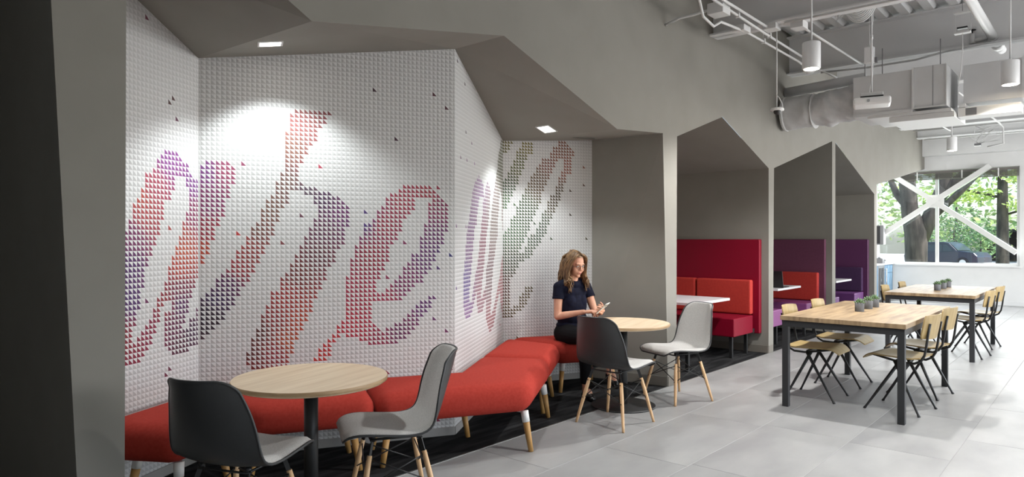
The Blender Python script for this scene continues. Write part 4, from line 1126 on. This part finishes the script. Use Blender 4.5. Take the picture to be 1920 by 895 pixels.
# ---------------------------------------------------------------- pendants and services under the steel deck
def pendant(x, y, label, power):
    t = thing('pendant_lamp', label, 'lamp', (x, y, 2.94), 0, 'white cylinder pendant lamps')
    m = MB(); m.lathe([(0.064, 0.0), (0.076, 0.0), (0.078, 0.004), (0.078, 0.232), (0.074, 0.238), (0.0, 0.238)], n=36); m.build('shade', M['lamp_white'], t)
    MB().lathe([(0.0, -0.0015), (0.064, -0.0015)], n=28).build('diffuser', M['glow'], t)
    MB().cyl((0, 0, 0.238), (0, 0, CEIL - 2.94), 0.008, n=10).build('stem', M['pipe_white'], t)
    MB().lathe([(0.02, 0.238), (0.02, 0.25), (0.009, 0.262)], n=14).build('collar', M['pipe_white'], t)
    light_obj('pendant_beam', 'SPOT', (x, y, 2.93), (0, 0, -1), power, (1.0, 0.99, 0.97), spot_size=R_(138), spot_blend=0.5, shadow_soft_size=0.06)
    return t
pendant(6.42, 2.04, 'white cylinder pendant lamp above the nearer dining table, beside the ceiling camera', 380)
pendant(8.38, 0.76, 'white cylinder pendant lamp hanging at the upper right, in front of the duct', 380)
pendant(13.96, 2.09, 'small looking far white cylinder pendant lamp near the end window', 220)
pendant(4.3, 0.70, 'white cylinder pendant lamp added out of sight to brighten the booth and cafe side', 340)  # unseen lamp added to lift the booth walls and the left end

def run(name, label, cat, pts, r, mat='pipe_white', n=10, parts=(), group=None, clips=()):
    """conduit or pipe with fittings; pts in room coordinates"""
    o = Vector(pts[0]); t = thing(name, label, cat, o, 0, group)
    MB().tube([Vector(p) - o for p in pts], r, n).build('tube', M[mat], t)
    for (pn, a, b) in parts:
        MB().box(Vector(a) - o, Vector(b) - o).build(pn, M[mat], t, bevel=0.003, seg=1)
    for c in clips:
        c = Vector(c) - o
        MB().box(c - Vector((0.012, 0.018, 0.018)), c + Vector((0.012, 0.018, 0.03))).build('strap', M[mat], t)
        MB().cyl(c + Vector((0, 0, 0.02)), c + Vector((0, 0, 0.09)), 0.003, n=6).build('hanger_rod', M[mat], t)
    return t
run('conduit', 'bent white conduit at the upper left of the steelwork, running to the double box', 'conduit',
    [(4.9, 2.655, 3.52), (5.35, 2.655, 3.52), (5.48, 2.67, 3.47), (5.62, 2.70, 3.36), (5.85, 2.71, 3.33), (5.98, 2.70, 3.40), (6.2, 2.70, 3.415), (6.6, 2.70, 3.44), (8.02, 2.70, 3.44), (8.06, 2.66, 3.40), (8.2, 2.65, 3.41)], 0.0125,
    parts=[('junction_box', (6.40, 2.655, 3.42), (6.56, 2.775, 3.48))], clips=[(7.0, 2.70, 3.44)])
run('conduit', 'straight white conduit beside the bent one, running through the upper box', 'conduit',
    [(4.9, 2.60, 3.50), (6.9, 2.62, 3.47), (8.15, 2.64, 3.47)], 0.0125, parts=[('junction_box', (5.80, 2.60, 3.43), (5.96, 2.75, 3.53))], clips=[(6.15, 2.612, 3.48), (6.95, 2.62, 3.47)])
run('conduit', 'short white cable coming out of the grey wall at the upper box', 'cable', [(5.79, 3.16, 3.42), (5.80, 3.02, 3.46), (5.83, 2.90, 3.47), (5.86, 2.76, 3.49)], 0.012)
run('conduit', 'white conduit ending in a box on the first steel beam', 'conduit', [(4.9, 2.58, 3.52), (6.72, 2.56, 3.50)], 0.0125,
    parts=[('junction_box', (6.72, 2.47, 3.475), (6.86, 2.60, 3.53))])
run('conduit', 'white conduit from the first beam to the second, passing behind the pendant stem', 'conduit', [(6.93, 2.30, 3.50), (8.98, 2.25, 3.50)], 0.0125,
    parts=[('junction_box', (6.80, 2.24, 3.46), (6.95, 2.36, 3.53))])
run('conduit', 'thin white conduit fixed along the underside of the first beam', 'conduit', [(6.76, 2.4, 3.515), (6.76, -2.5, 3.515)], 0.010)
run('conduit', 'thin white conduit continuing under the second beam past the round sensor', 'conduit', [(8.2, 2.66, 3.43), (9.0, 2.58, 3.42), (9.6, 2.45, 3.30)], 0.010)
run('conduit', 'grey flexible cable sagging under the second beam above the duct', 'cable', [(9.02, 2.75, 3.50), (9.0, 2.2, 3.47), (8.98, 1.7, 3.47), (8.97, 1.4, 3.51), (8.97, 1.0, 3.53), (8.97, 0.2, 3.52)], 0.012, mat='duct_soft')
run('pipe', 'thick white sprinkler main with a hose valve at the upper right', 'pipe', [(5.0, 0.995, 3.62), (9.55, 0.98, 3.62)], 0.045, n=16)
t = thing('pipe_coupling', 'grooved coupling at the end of the thick white sprinkler main', 'pipe', (9.5, 0.98, 3.62))
MB().cyl((-0.07, 0, 0), (0.07, 0, 0), 0.062, n=18).build('clamp', M['pipe_white'], t)
MB().cyl((0.06, 0, 0), (0.30, -0.01, 0), 0.047, n=16).build('stub', M['duct'], t)
MB().cyl((-0.45, 0, 0), (-0.37, 0, 0), 0.057, n=18).build('clamp', M['pipe_white'], t)
t = thing('hose_valve', 'drain valve with black wheel handle on the sprinkler main', 'valve', (9.05, 0.99, 3.62))
MB().tube([(0, 0.03, -0.01), (0.0, 0.17, -0.02)], 0.02, 10).build('branch', M['pipe_white'], t)
MB().tube([(0, 0.17, -0.05), (0, 0.17, 0.03), (0, 0.172, 0.06)], [0.028, 0.024, 0.018], 12).build('valve_body', M['pipe_white'], t)
m = MB(); m.cyl((0, 0.172, 0.06), (0, 0.172, 0.10), 0.006, n=8); m.lathe([(0.034, 0.095), (0.038, 0.10), (0.034, 0.105)], c=(0, 0.172, 0), n=18); m.build('handwheel', M['black_plastic'], t)

# duct run: flexible collar, boxes, flared end
t = thing('flexible_duct', 'wrinkled flexible round duct coming out of the grey wall', 'duct', (8.80, 3.12, 2.985))
rf = random.Random(5)
m = MB(); N = 32; K = 40; vs = []
for j in range(K + 1):
    y = -0.86 * j / K; f = j / K
    base = 0.205 + 0.012 * math.sin(f * 22) * (1 if f > 0.45 else 0.35) - 0.022 * math.exp(-((f - 0.42) / 0.04) ** 2)
    for i in range(N):
        a = 2 * math.pi * i / N
        w = 0.012 * math.sin(3 * a + f * 9) * math.sin(f * 3.1) + 0.010 * math.sin(7 * a - f * 31) * (f > 0.45) + rf.uniform(-.003, .003)
        vs.append(((base + w) * math.cos(a), y, (base + w) * math.sin(a) + 0.05 * f * f))
m.add(vs, [(j * N + i, j * N + (i + 1) % N, (j + 1) * N + (i + 1) % N, (j + 1) * N + i) for j in range(K) for i in range(N)], 0, True)
m.build('duct_jacket', M['duct_soft'], t)
MB().lathe([(0.21, 0), (0.215, 0.02), (0.21, 0.04)], n=32).build('collar', M['duct'], t).rotation_euler = (R_(90), 0, 0)
for y in (-0.02, -0.36):
    o = MB().lathe([(0.213, 0), (0.216, 0.006), (0.213, 0.012)], n=32).build('band', M['pipe_white'], t); o.rotation_euler = (R_(90), 0, 0); o.location = (0, y, 0.0)
t = thing('round_pipe', 'plain white round pipe above the wrinkled duct', 'pipe', (8.93, 3.16, 3.285))
MB().cyl((0, 0, 0), (0, -0.95, 0.05), 0.062, n=18).build('tube', M['duct'], t)
t = thing('air_duct', 'large white rectangular air duct with panels behind the projector', 'duct', (8.5, 2.24, 2.80))
MB().box((0, -0.60, 0.0), (0.75, 0, 0.46)).build('duct_box', M['duct'], t, bevel=0.004, seg=1)
MB().box((-0.02, -0.92, 0.03), (0.70, -0.60, 0.47)).build('duct_box', M['duct'], t, bevel=0.004, seg=1)
MB().box((0.01, -0.96, -0.03), (0.8, -0.15, -0.002)).build('bottom_tray', M['pipe_white'], t)
MB().box((0.06, -0.98, -0.09), (0.8, -0.36, -0.032)).build('bottom_tray', M['pipe_white'], t)
MB().box((-0.012, -0.6, -0.004), (-0.0005, 0, 0.03)).build('seam_strip', M['duct'], t)
for (a, b) in ((-0.925, -0.915), (-0.62, -0.60)):
    MB().box((-0.035, a, 0.02), (-0.021, b, 0.475)).build('flange', M['pipe_white'], t)
MB().box((-0.034, -0.925, 0.02), (-0.021, -0.60, 0.034)).build('flange', M['pipe_white'], t)
MB().box((-0.022, -0.80, 0.034), (-0.0205, -0.795, 0.47)).build('seam_strip', M['grey_plastic'], t)
for y in (-0.12, -0.3, -0.86): MB().cyl((0.02, y, 0.46), (0.02, y, 0.75), 0.005, n=6).build('hanger_rod', M['grey_plastic'], t)
t = thing('air_duct', 'second white duct section behind the upper right pendant', 'duct', (8.72, 1.20, 2.86))
MB().box((0, -0.52, 0.0), (0.62, 0, 0.41)).build('duct_box', M['duct'], t, bevel=0.004, seg=1)
MB().box((-0.012, -0.53, -0.01), (0.64, -0.505, 0.42)).build('flange', M['pipe_white'], t)
m = MB(); m.add([(0, -0.53, 0), (0.62, -0.53, 0), (0.62, -0.53, 0.41), (0, -0.53, 0.41), (-0.12, -1.05, -0.02), (0.7, -1.05, -0.02), (0.7, -1.05, 0.5), (-0.12, -1.05, 0.5)],
                [(0, 3, 2, 1), (4, 5, 6, 7), (0, 1, 5, 4), (1, 2, 6, 5), (2, 3, 7, 6), (3, 0, 4, 7)]); m.build('flared_end', M['duct'], t)
MB().box((-0.02, -0.02, -0.04), (0.66, 0.04, -0.001)).build('bracket', M['pipe_white'], t)
m = MB(); m.box((-0.01, -0.5, -0.14), (0.25, 0.05, -0.045)); m.build('control_box', M['pipe_white'], t)
m = MB(); m.box((-0.012, -0.12, -0.13), (-0.0105, -0.02, -0.055)); m.build('perforated_vent', M['grey_plastic'], t)

# things that hang from the deck
t = thing('projector', 'white ceiling projector hanging on a thin pole in front of the duct', 'projector', (7.40, 1.78, 2.755), R_(14))
MB().box((-0.13, -0.165, -0.045), (0.13, 0.165, 0.03)).build('housing', M['lamp_white'], t, bevel=0.02, seg=2)
MB().box((-0.08, -0.10, 0.03), (0.08, 0.10, 0.05)).build('mount_plate', M['black_plastic'], t)
MB().box((-0.06, -0.10, 0.05), (0.06, 0.10, 0.085)).build('mount_box', M['pipe_white'], t, bevel=0.004, seg=1)
MB().cyl((0, 0, 0.08), (0, 0, CEIL - 2.755), 0.007, n=8).build('pole', M['pipe_white'], t)
MB().cyl((0, 0, 0.62), (0, 0, 0.66), 0.013, n=10).build('coupler', M['pipe_white'], t)
o = MB().lathe([(0.0, 0.0), (0.014, 0.0), (0.014, 0.004)], n=14).build('lens_ring', M['chrome'], t); o.rotation_euler = (0, R_(-90), 0); o.location = (-0.128, 0.03, -0.005)
cablep = [(0.02, 0.03, 0.06)] + [(0.025 + 0.012 * math.sin(k * .9), 0.015 * math.cos(k), 0.1 + 0.08 * k) for k in range(1, 14)]
MB().tube(cablep, 0.003, 6).build('cable', M['pipe_white'], t)
t = thing('dome_camera', 'small white dome camera hanging on a rod by the grey wall', 'camera', (7.11, 2.60, 2.70))
MB().lathe([(0.0, 0.03), (0.066, 0.03), (0.068, 0.045), (0.06, 0.058), (0.0, 0.06)], n=26).build('housing', M['lamp_white'], t)
MB().ball((0, 0, 0.022), (0.036, 0.036, 0.034), 18, 12).build('dome', M['black_plastic'], t)
MB().cyl((-0.01, 0.0, 0.055), (-0.01, 0.0, CEIL - 2.70), 0.006, n=8).build('rod', M['pipe_white'], t)
MB().tube([(-0.01, 0.0, 0.19), (0.01, -0.02, 0.16), (0.03, -0.04, 0.10), (0.035, -0.045, 0.05)], 0.006, 8).build('cable_loop', M['pipe_white'], t)
t = thing('smoke_detector', 'round white detector under the second beam beside the nearer pendant', 'detector', (8.28, 2.66, 3.345))
MB().lathe([(0.0, 0.0), (0.055, 0.0), (0.064, 0.012), (0.066, 0.035), (0.05, 0.05), (0.0, 0.052)], n=26).build('housing', M['lamp_white'], t)
MB().lathe([(0.0, -0.008), (0.03, -0.008), (0.034, 0.0)], n=20).build('sensor', M['pipe_white'], t)
MB().cyl((0, 0, 0.05), (0, 0, 0.19), 0.008, n=8).build('stem', M['pipe_white'], t)
t = thing('access_point', 'small white box hanging on a wire in front of the steel beam', 'box', (8.3, 2.02, 3.44))
MB().box((-0.03, -0.05, -0.09), (0.03, 0.05, 0.09)).build('housing', M['lamp_white'], t, bevel=0.006, seg=1)
MB().box((0.0, -0.075, -0.085), (0.035, -0.052, -0.03)).build('bracket', M['grey_plastic'], t)
MB().cyl((0, 0, 0.09), (0, 0, CEIL - 3.44), 0.0025, n=6).build('wire', M['pipe_white'], t)
t = thing('cable_coil', 'loose coil of white cables hanging from the deck above the projector', 'cable', (7.05, 1.80, 3.72))
for k in range(7):
    a0 = k * 0.23
    MB().tube([((0.012 * k - 0.04) + 0.02 * math.sin(t_), (0.10 + 0.008 * k) * math.cos(t_), -0.02 * k * 0.2 + (0.17 + 0.01 * k) * math.sin(t_)) for t_ in [a0 + i * 2 * math.pi / 22 for i in range(22)]], 0.006, 6, closed=True).build('cable', M['pipe_white'], t)
t = thing('cable_bundle', 'small knot of wires hanging beside the first beam', 'cable', (6.92, 1.95, 3.50))
for k in range(5):
    MB().tube([(0.01 * k, -0.03 + 0.02 * k, 0.5), (0.012 * k - .02, -0.02 * k + .02, 0.25), (0.02 * math.sin(k * 2), 0.03 * math.cos(k * 2.1), 0.08), (0.03 * math.cos(k), 0.03 * math.sin(k * 1.7), -0.02), (0.01, 0.02 * k - .04, 0.04)], 0.0028, 6).build('wire', M['pipe_white'], t)
t = thing('ceiling_speaker', 'small open metal bracket box hanging in front of the second beam', 'bracket', (8.2, 1.14, 3.60))
MB().box((-0.01, -0.07, 0.095), (0.06, 0.07, 0.11)).build('plate', M['pipe_white'], t); MB().box((-0.01, -0.07, -0.11), (0.06, 0.07, -0.095)).build('plate', M['pipe_white'], t)
for y in (-0.07, 0.066): MB().box((0.05, y, -0.095), (0.06, y + 0.004, 0.095)).build('side_strap', M['duct'], t)
MB().box((0.0, -0.045, -0.062), (0.05, 0.045, -0.044)).build('terminal_block', M['black_plastic'], t)
MB().cyl((0.03, 0, 0.11), (0.03, 0, 0.42), 0.003, n=6).build('rod', M['grey_plastic'], t)
MB().tube([(0.03, 0, -0.11), (0.03, 0.0, -0.3), (0.05, 0.02, -0.5), (0.12, 0.05, -0.62)], 0.004, 6).build('cable', M['pipe_white'], t)
# far steelwork services
for (u, z, y0, y1, lab) in ((15.1, 3.50, 2.9, -2.0, 'thin white pipe under the ceiling before the end wall, nearest of the far ones'), (16.4, 3.48, 2.95, -2.0, 'thin white pipe under the ceiling closest to the end wall'),
                            (13.1, 3.42, 2.0, -2.0, 'thin white pipe under the ceiling behind the duct')):
    run('conduit', lab, 'conduit', [(u, y0, z), (u, y1, z)], 0.016, clips=[(u, y0 - 0.5, z), (u, y0 - 1.8, z)])
run('conduit', 'white conduit dropping at an angle towards the far wire tangle', 'conduit', [(11.3, 1.62, 3.46), (14.6, 1.48, 3.44), (14.95, 1.46, 3.40), (15.0, 1.46, 3.12), (15.0, 1.7, 3.08)], 0.014)
run('conduit', 'short slanting white conduit beside the far pendant', 'conduit', [(12.2, 2.35, 3.42), (15.2, 2.3, 3.46)], 0.012)
t = thing('cable_bundle', 'tangle of white wires hanging near the end wall', 'cable', (14.9, 1.72, 3.30))
for k in range(12):
    r1 = random.Random(k)
    MB().tube([(r1.uniform(-.1, .1), r1.uniform(-.2, .2), r1.uniform(0.0, .2)) for _ in range(2)] + [(r1.uniform(-.1, .1), r1.uniform(-.25, .25), r1.uniform(-.15, .1)) for _ in range(2)] + [(0, 0.1, -0.16)], 0.004, 5).build('wire', M['pipe_white'], t)
MB().box((-0.04, 0.06, -0.2), (0.04, 0.16, -0.16)).build('connector', M['grey_plastic'], t)

# ---------------------------------------------------------------- kitchenette seen past the last pillar
t = thing('worktop', 'pale kitchen worktop along the kitchenette wall by the window', 'worktop', (14.6, 3.78, 0.83))
MB().box((0, 0, 0), (UE - 14.6 - 0.005, 0.595, 0.03)).build('slab', M['laminate'], t, bevel=0.003, seg=1)
t = thing('wine_cooler', 'built-in steel cooler with dark glass door under the worktop', 'fridge', (16.33, 3.80, 0))
MB().box((0, 0.03, 0.08), (0.55, 0.57, 0.828)).build('cabinet', M['grey_plastic'], t)
MB().box((0, 0, 0.08), (0.55, 0.028, 0.825)).build('door_frame', M['chrome'], t)
MB().box((0.08, -0.004, 0.14), (0.47, 0.0, 0.77)).build('door_glass', M['screen'], t)
m = MB(); m.cyl((0.50, -0.05, 0.16), (0.50, -0.05, 0.76), 0.011, n=10); m.cyl((0.50, -0.05, 0.2), (0.50, 0, 0.2), 0.007, n=8); m.cyl((0.50, -0.05, 0.72), (0.50, 0, 0.72), 0.007, n=8); m.build('handle', M['chrome'], t)
MB().box((0, 0.05, 0), (0.55, 0.5, 0.08)).build('plinth', M['black_plastic'], t)
def cabinet(u0, u1, label):
    t = thing('base_cabinet', label, 'cabinet', (u0, 3.80, 0), 0, 'dusty blue base cabinets'); w = u1 - u0
    MB().box((0, 0.022, 0.08), (w, 0.57, 0.828)).build('carcass', M['blue_cabinet'], t)
    MB().box((0.003, 0, 0.083), (w - 0.003, 0.02, 0.64)).build('door', M['blue_cabinet'], t, bevel=0.002, seg=1)
    MB().box((0.003, 0, 0.646), (w - 0.003, 0.02, 0.825)).build('drawer_front', M['blue_cabinet'], t, bevel=0.002, seg=1)
    MB().box((0, 0.05, 0), (w, 0.5, 0.08)).build('plinth', M['black_plastic'], t)
cabinet(16.89, 17.63, 'dusty blue base cabinet in the corner under the window')
cabinet(15.6, 16.32, 'dusty blue base cabinet hidden beside the steel cooler')
t = thing('coffee_dispenser', 'tall dispenser with a dark grey box top and pale column on the worktop', 'dispenser', (17.33, 4.02, 0.86))
MB().box((-0.10, -0.12, 0.42), (0.10, 0.10, 0.86)).build('hopper', M['grey_plastic'], t, bevel=0.01, seg=1)
MB().box((-0.102, -0.05, 0.44), (-0.1005, 0.08, 0.84)).build('side_panel', M['black_plastic'], t)
MB().box((-0.07, 0.0, 0.02), (0.07, 0.10, 0.42)).build('column', M['lamp_white'], t, bevel=0.01, seg=1)
MB().box((-0.09, -0.10, 0.0), (0.09, 0.11, 0.02)).build('base', M['lamp_white'], t)
t = thing('coffee_machine', 'low dark steel coffee machine on the worktop beside the tall dispenser', 'machine', (17.05, 3.93, 0.86))
MB().box((-0.12, -0.08, 0.0), (0.12, 0.09, 0.11)).build('housing', M['grey_plastic'], t, bevel=0.01, seg=1)
MB().cyl((-0.05, 0, 0.11), (-0.05, 0, 0.15), 0.03, n=14).build('cup_tray', M['chrome'], t)
MB().cyl((0.06, -0.08, 0.07), (0.06, -0.13, 0.06), 0.01, n=8).build('spout', M['chrome'], t)

# ---------------------------------------------------------------- outdoors, beyond the end window
struct(MB().box((UE + 0.2, -30, -0.5), (95, 45, -0.4)).build('ground', M['asphalt']))
t = MB().box((UE + 0.3, -20, -0.4), (33, 14, -0.36)).build('lawn', M['lawn']); tag(t, 'strip of lawn outside the end window', 'lawn'); t['kind'] = 'stuff'
def leaves(name, blobs, mat, parent, seed, droop=0.0):
    rr = random.Random(seed); vs = []; fs = []
    for (c, r, n, size) in blobs:
        for _ in range(n):
            while True:
                p = Vector((rr.uniform(-1, 1), rr.uniform(-1, 1), rr.uniform(-1, 1)))
                if 0.25 < p.length <= 1: break
            p = Vector((c[0] + p.x * r[0], c[1] + p.y * r[1], c[2] + p.z * r[2]))
            a = Vector((rr.gauss(0, 1), rr.gauss(0, 1), rr.gauss(0, .6) - droop)).normalized(); b = a.cross(Vector((rr.gauss(0, 1), rr.gauss(0, 1), rr.gauss(0, 1)))).normalized()
            L = size * rr.uniform(.6, 1.3); w = L * 0.42
            o = len(vs)
            vs += [p - a * L / 2, p + b * w / 2 + a * L * .05, p + a * L / 2, p - b * w / 2 + a * L * .05]
            fs.append((o, o + 1, o + 2, o + 3))
    m = MB(); m.add(vs, fs); o = m.build(name, mat, parent); o['kind'] = 'stuff'
    return o
def tree(name, label, base, limbs, blobs, mat, seed, group=None):
    t = thing(name, label, 'tree', base, 0, group)
    for k, (pts, rs) in enumerate(limbs):
        m = MB(); m.tube(pts, rs, 14); m.build('trunk' if k == 0 else 'branch', M['bark'], t)
    leaves('foliage', blobs, mat, t, seed)
    return t
tree('oak_tree', 'big forked dark trunked tree close outside the end window', (22.83, 4.31, -0.4),
     [([(0, 0, 0), (0.0, 0, 0.5), (0.02, 0.0, 1.2), (0.0, 0.0, 2.0), (-0.05, 0.15, 2.6), (-0.1, 0.22, 3.6), (-0.1, 0.25, 5.2)], [0.42, 0.33, 0.29, 0.31, 0.23, 0.22, 0.2]),
      ([(0.05, -0.1, 1.8), (0.15, -0.35, 2.5), (0.25, -0.6, 3.2), (0.4, -0.75, 4.0), (0.4, -0.8, 5.0)], [0.22, 0.21, 0.18, 0.16, 0.13]),
      ([(0.2, -0.5, 2.9), (0.3, -0.95, 3.5), (0.4, -1.5, 4.0), (0.5, -2.2, 4.5)], [0.15, 0.12, 0.10, 0.07]),
      ([(0.2, -0.35, 2.4), (0.2, -1.1, 3.2), (0.3, -1.7, 3.9)], [0.10, 0.09, 0.06]),
      ([(-0.05, 0.1, 2.6), (0.1, 0.5, 3.1), (0.2, 0.8, 3.8)], [0.12, 0.10, 0.07])],
     [((0.5, -0.2, 5.6), (2.6, 3.4, 1.5), 1800, 0.20), ((0.6, 1.6, 4.2), (1.3, 1.2, 0.8), 500, 0.18), ((0.8, -1.2, 4.4), (1.2, 1.2, 0.6), 260, 0.18)], M['leaf'], 1)
tree('cypress_tree', 'straight tree with layered feathery light green branches right of the window mullion', (28.2, 2.77, -0.4),
     [([(0, 0, 0), (0, 0, 0.4), (0, 0, 2.4), (0.02, 0, 4.0), (0, 0, 7.5)], [0.26, 0.20, 0.17, 0.14, 0.08]),
      ([(0, 0, 3.2), (0, 1.0, 3.5), (0.1, 2.1, 3.55)], [0.05, 0.04, 0.02]), ([(0, 0, 3.9), (0, 0.9, 4.4), (-0.1, 1.7, 4.8)], [0.05, 0.04, 0.02]), ([(0, 0, 2.6), (0.1, -0.9, 2.9), (0, -1.8, 3.0)], [0.04, 0.03, 0.02]),
      ([(0, 0, 4.6), (0.1, -1.0, 5.0), (0, -1.9, 5.2)], [0.045, 0.035, 0.02])],
     [((0, 1.3, 3.35), (0.9, 1.35, 0.30), 900, 0.15), ((-.1, 1.1, 4.3), (0.9, 1.3, 0.34), 900, 0.15), ((0.1, -1.1, 2.95), (0.8, 1.2, 0.28), 600, 0.15), ((0, -1.1, 3.9), (0.9, 1.3, 0.3), 700, 0.15), ((0, -0.9, 4.9), (1, 1.4, .3), 700, .15), ((0, 0.7, 5.3), (1.1, 1.8, .4), 900, .15), ((0, 0, 6.2), (1.3, 2.2, .5), 900, .15)], M['leaf_light'], 2)
k = 0
for (x, y, z, rx, rz_, n, sz, mat, lab, ht) in ((40, 11.6, 2.2, 2.4, 2.0, 1900, .22, 'leaf_dark', 'dark leafy shrub left of the big forked trunk', .0), (58.9, 8.7, 2.0, 2.5, 2.0, 2000, .25, 'leaf_dark', 'round dark green small tree behind the parked car', .0),
                            (58.4, 7.0, 1.5, 1.6, 1.5, 700, .3, 'leaf_dark', 'low green shrub between the parked car and the feathery tree', .0), (58, 17.5, 6, 6.5, 5.5, 1500, .6, 'leaf', 'tall background tree behind the left window pane', 1),
                            (62, 9, 5.5, 6, 6, 1500, .6, 'leaf', 'tall background tree behind the mullion', 1), (66, 1, 7, 6.5, 5.5, 1500, .6, 'leaf_light', 'tall pale background tree behind the feathery one', 1), (46, 13.6, 4.2, 3, 3, 1000, .4, 'leaf', 'mid green tree at the left edge of the window view', .0)):
    k += 1
    t = thing('tree' if ht else 'shrub', lab, 'tree' if ht else 'shrub', (x, y, -0.4))
    MB().tube([(0, 0, 0), (0.1, 0, z * .5), (0, 0, z + .6)], [0.10 + .05 * ht, 0.07 + .05 * ht, 0.03], 8).build('trunk', M['bark'], t)
    leaves('foliage', [((0, 0, z + .3), (rx, rx, rz_), n, sz)], M[mat], t, 20 + k)
# parked cars
def car(label, loc, rz, paint):
    t = thing('car', label, 'car', loc, rz)
    prof = [(-2.2, 0.35), (-2.25, 0.75), (-2.1, 1.0), (-1.75, 1.5), (-1.5, 1.62), (0.2, 1.64), (0.55, 1.55), (1.05, 1.08), (2.0, 0.98), (2.22, 0.75), (2.25, 0.35)]
    m = MB(); n = len(prof)
    vs = [(x, sy * (0.9 - 0.16 * max(0, z - 0.95)), z) for sy in (-1, 1) for x, z in prof]
    m.add(vs, [(i, (i + 1) % n, n + (i + 1) % n, n + i) for i in range(n)] + [tuple(range(n))[::-1], tuple(range(n, 2 * n))])
    m.build('body', paint, t, bevel=0.05, seg=2)
    for sy in (-1, 1):
        for (a, b) in ((-1.7, -0.75), (-0.68, 0.15)):
            m = MB(); m.add([(a + (0.18 if a < -1 else 0), sy * 0.825, 1.45), (b, sy * 0.825, 1.47), (b, sy * 0.905, 1.04), (a - .1 if a < -1 else a, sy * 0.905, 1.04)], [(0, 1, 2, 3)]); m.build('side_window', M['car_glass'], t)
        m = MB(); m.add([(0.22, sy * .825, 1.47), (0.45, sy * .825, 1.44), (0.85, sy * .905, 1.06), (0.22, sy * .905, 1.04)], [(0, 1, 2, 3)]); m.build('side_window', M['car_glass'], t)
        for x in (-1.4, 1.4):
            w = MB().cyl((x, sy * 0.72, 0.34), (x, sy * 0.93, 0.34), 0.34, n=22).build('wheel', M['tyre'], t)
            MB().cyl((x, sy * 0.90, 0.34), (x, sy * 0.94, 0.34), 0.20, n=16).build('hubcap', M['chrome'], w)
    m = MB(); m.add([(0.62, -0.74, 1.53), (0.62, 0.74, 1.53), (1.08, 0.82, 1.11), (1.08, -0.82, 1.11)], [(0, 3, 2, 1)]); m.build('windscreen', M['car_glass'], t)
    return t
car('blue grey car parked behind the big forked tree', (51.5, 8.0, -0.4), R_(-108), M['car_paint'])
car('maroon car parked in the shade behind the feathery tree', (66, 3.0, -0.4), R_(-48.7), M['car_red'])
t = thing('carport', 'open carport behind the maroon car, its shade painted dark', 'carport', (70, 1.5, -0.4), R_(-48.7))
MB().box((-6, -3, 2.4), (6, 3, 2.6)).build('roof', M['dark_gap'], t); MB().box((-6, 2.8, 0), (6, 3, 2.4)).build('rear_wall', M['dark_gap'], t)  # shade of the carport put into the dark colour of its parts
for x in (-5.9, 0, 5.8): MB().box((x, -2.9, 0), (x + .15, -2.75, 2.4)).build('post', M['dark_gap'], t)
t = MB().box((44, 13.8, -0.4), (44.4, 24, 1.1)).build('garden_wall', M['render_white']); tag(t, 'low sunlit white wall left of the big forked trunk', 'wall')
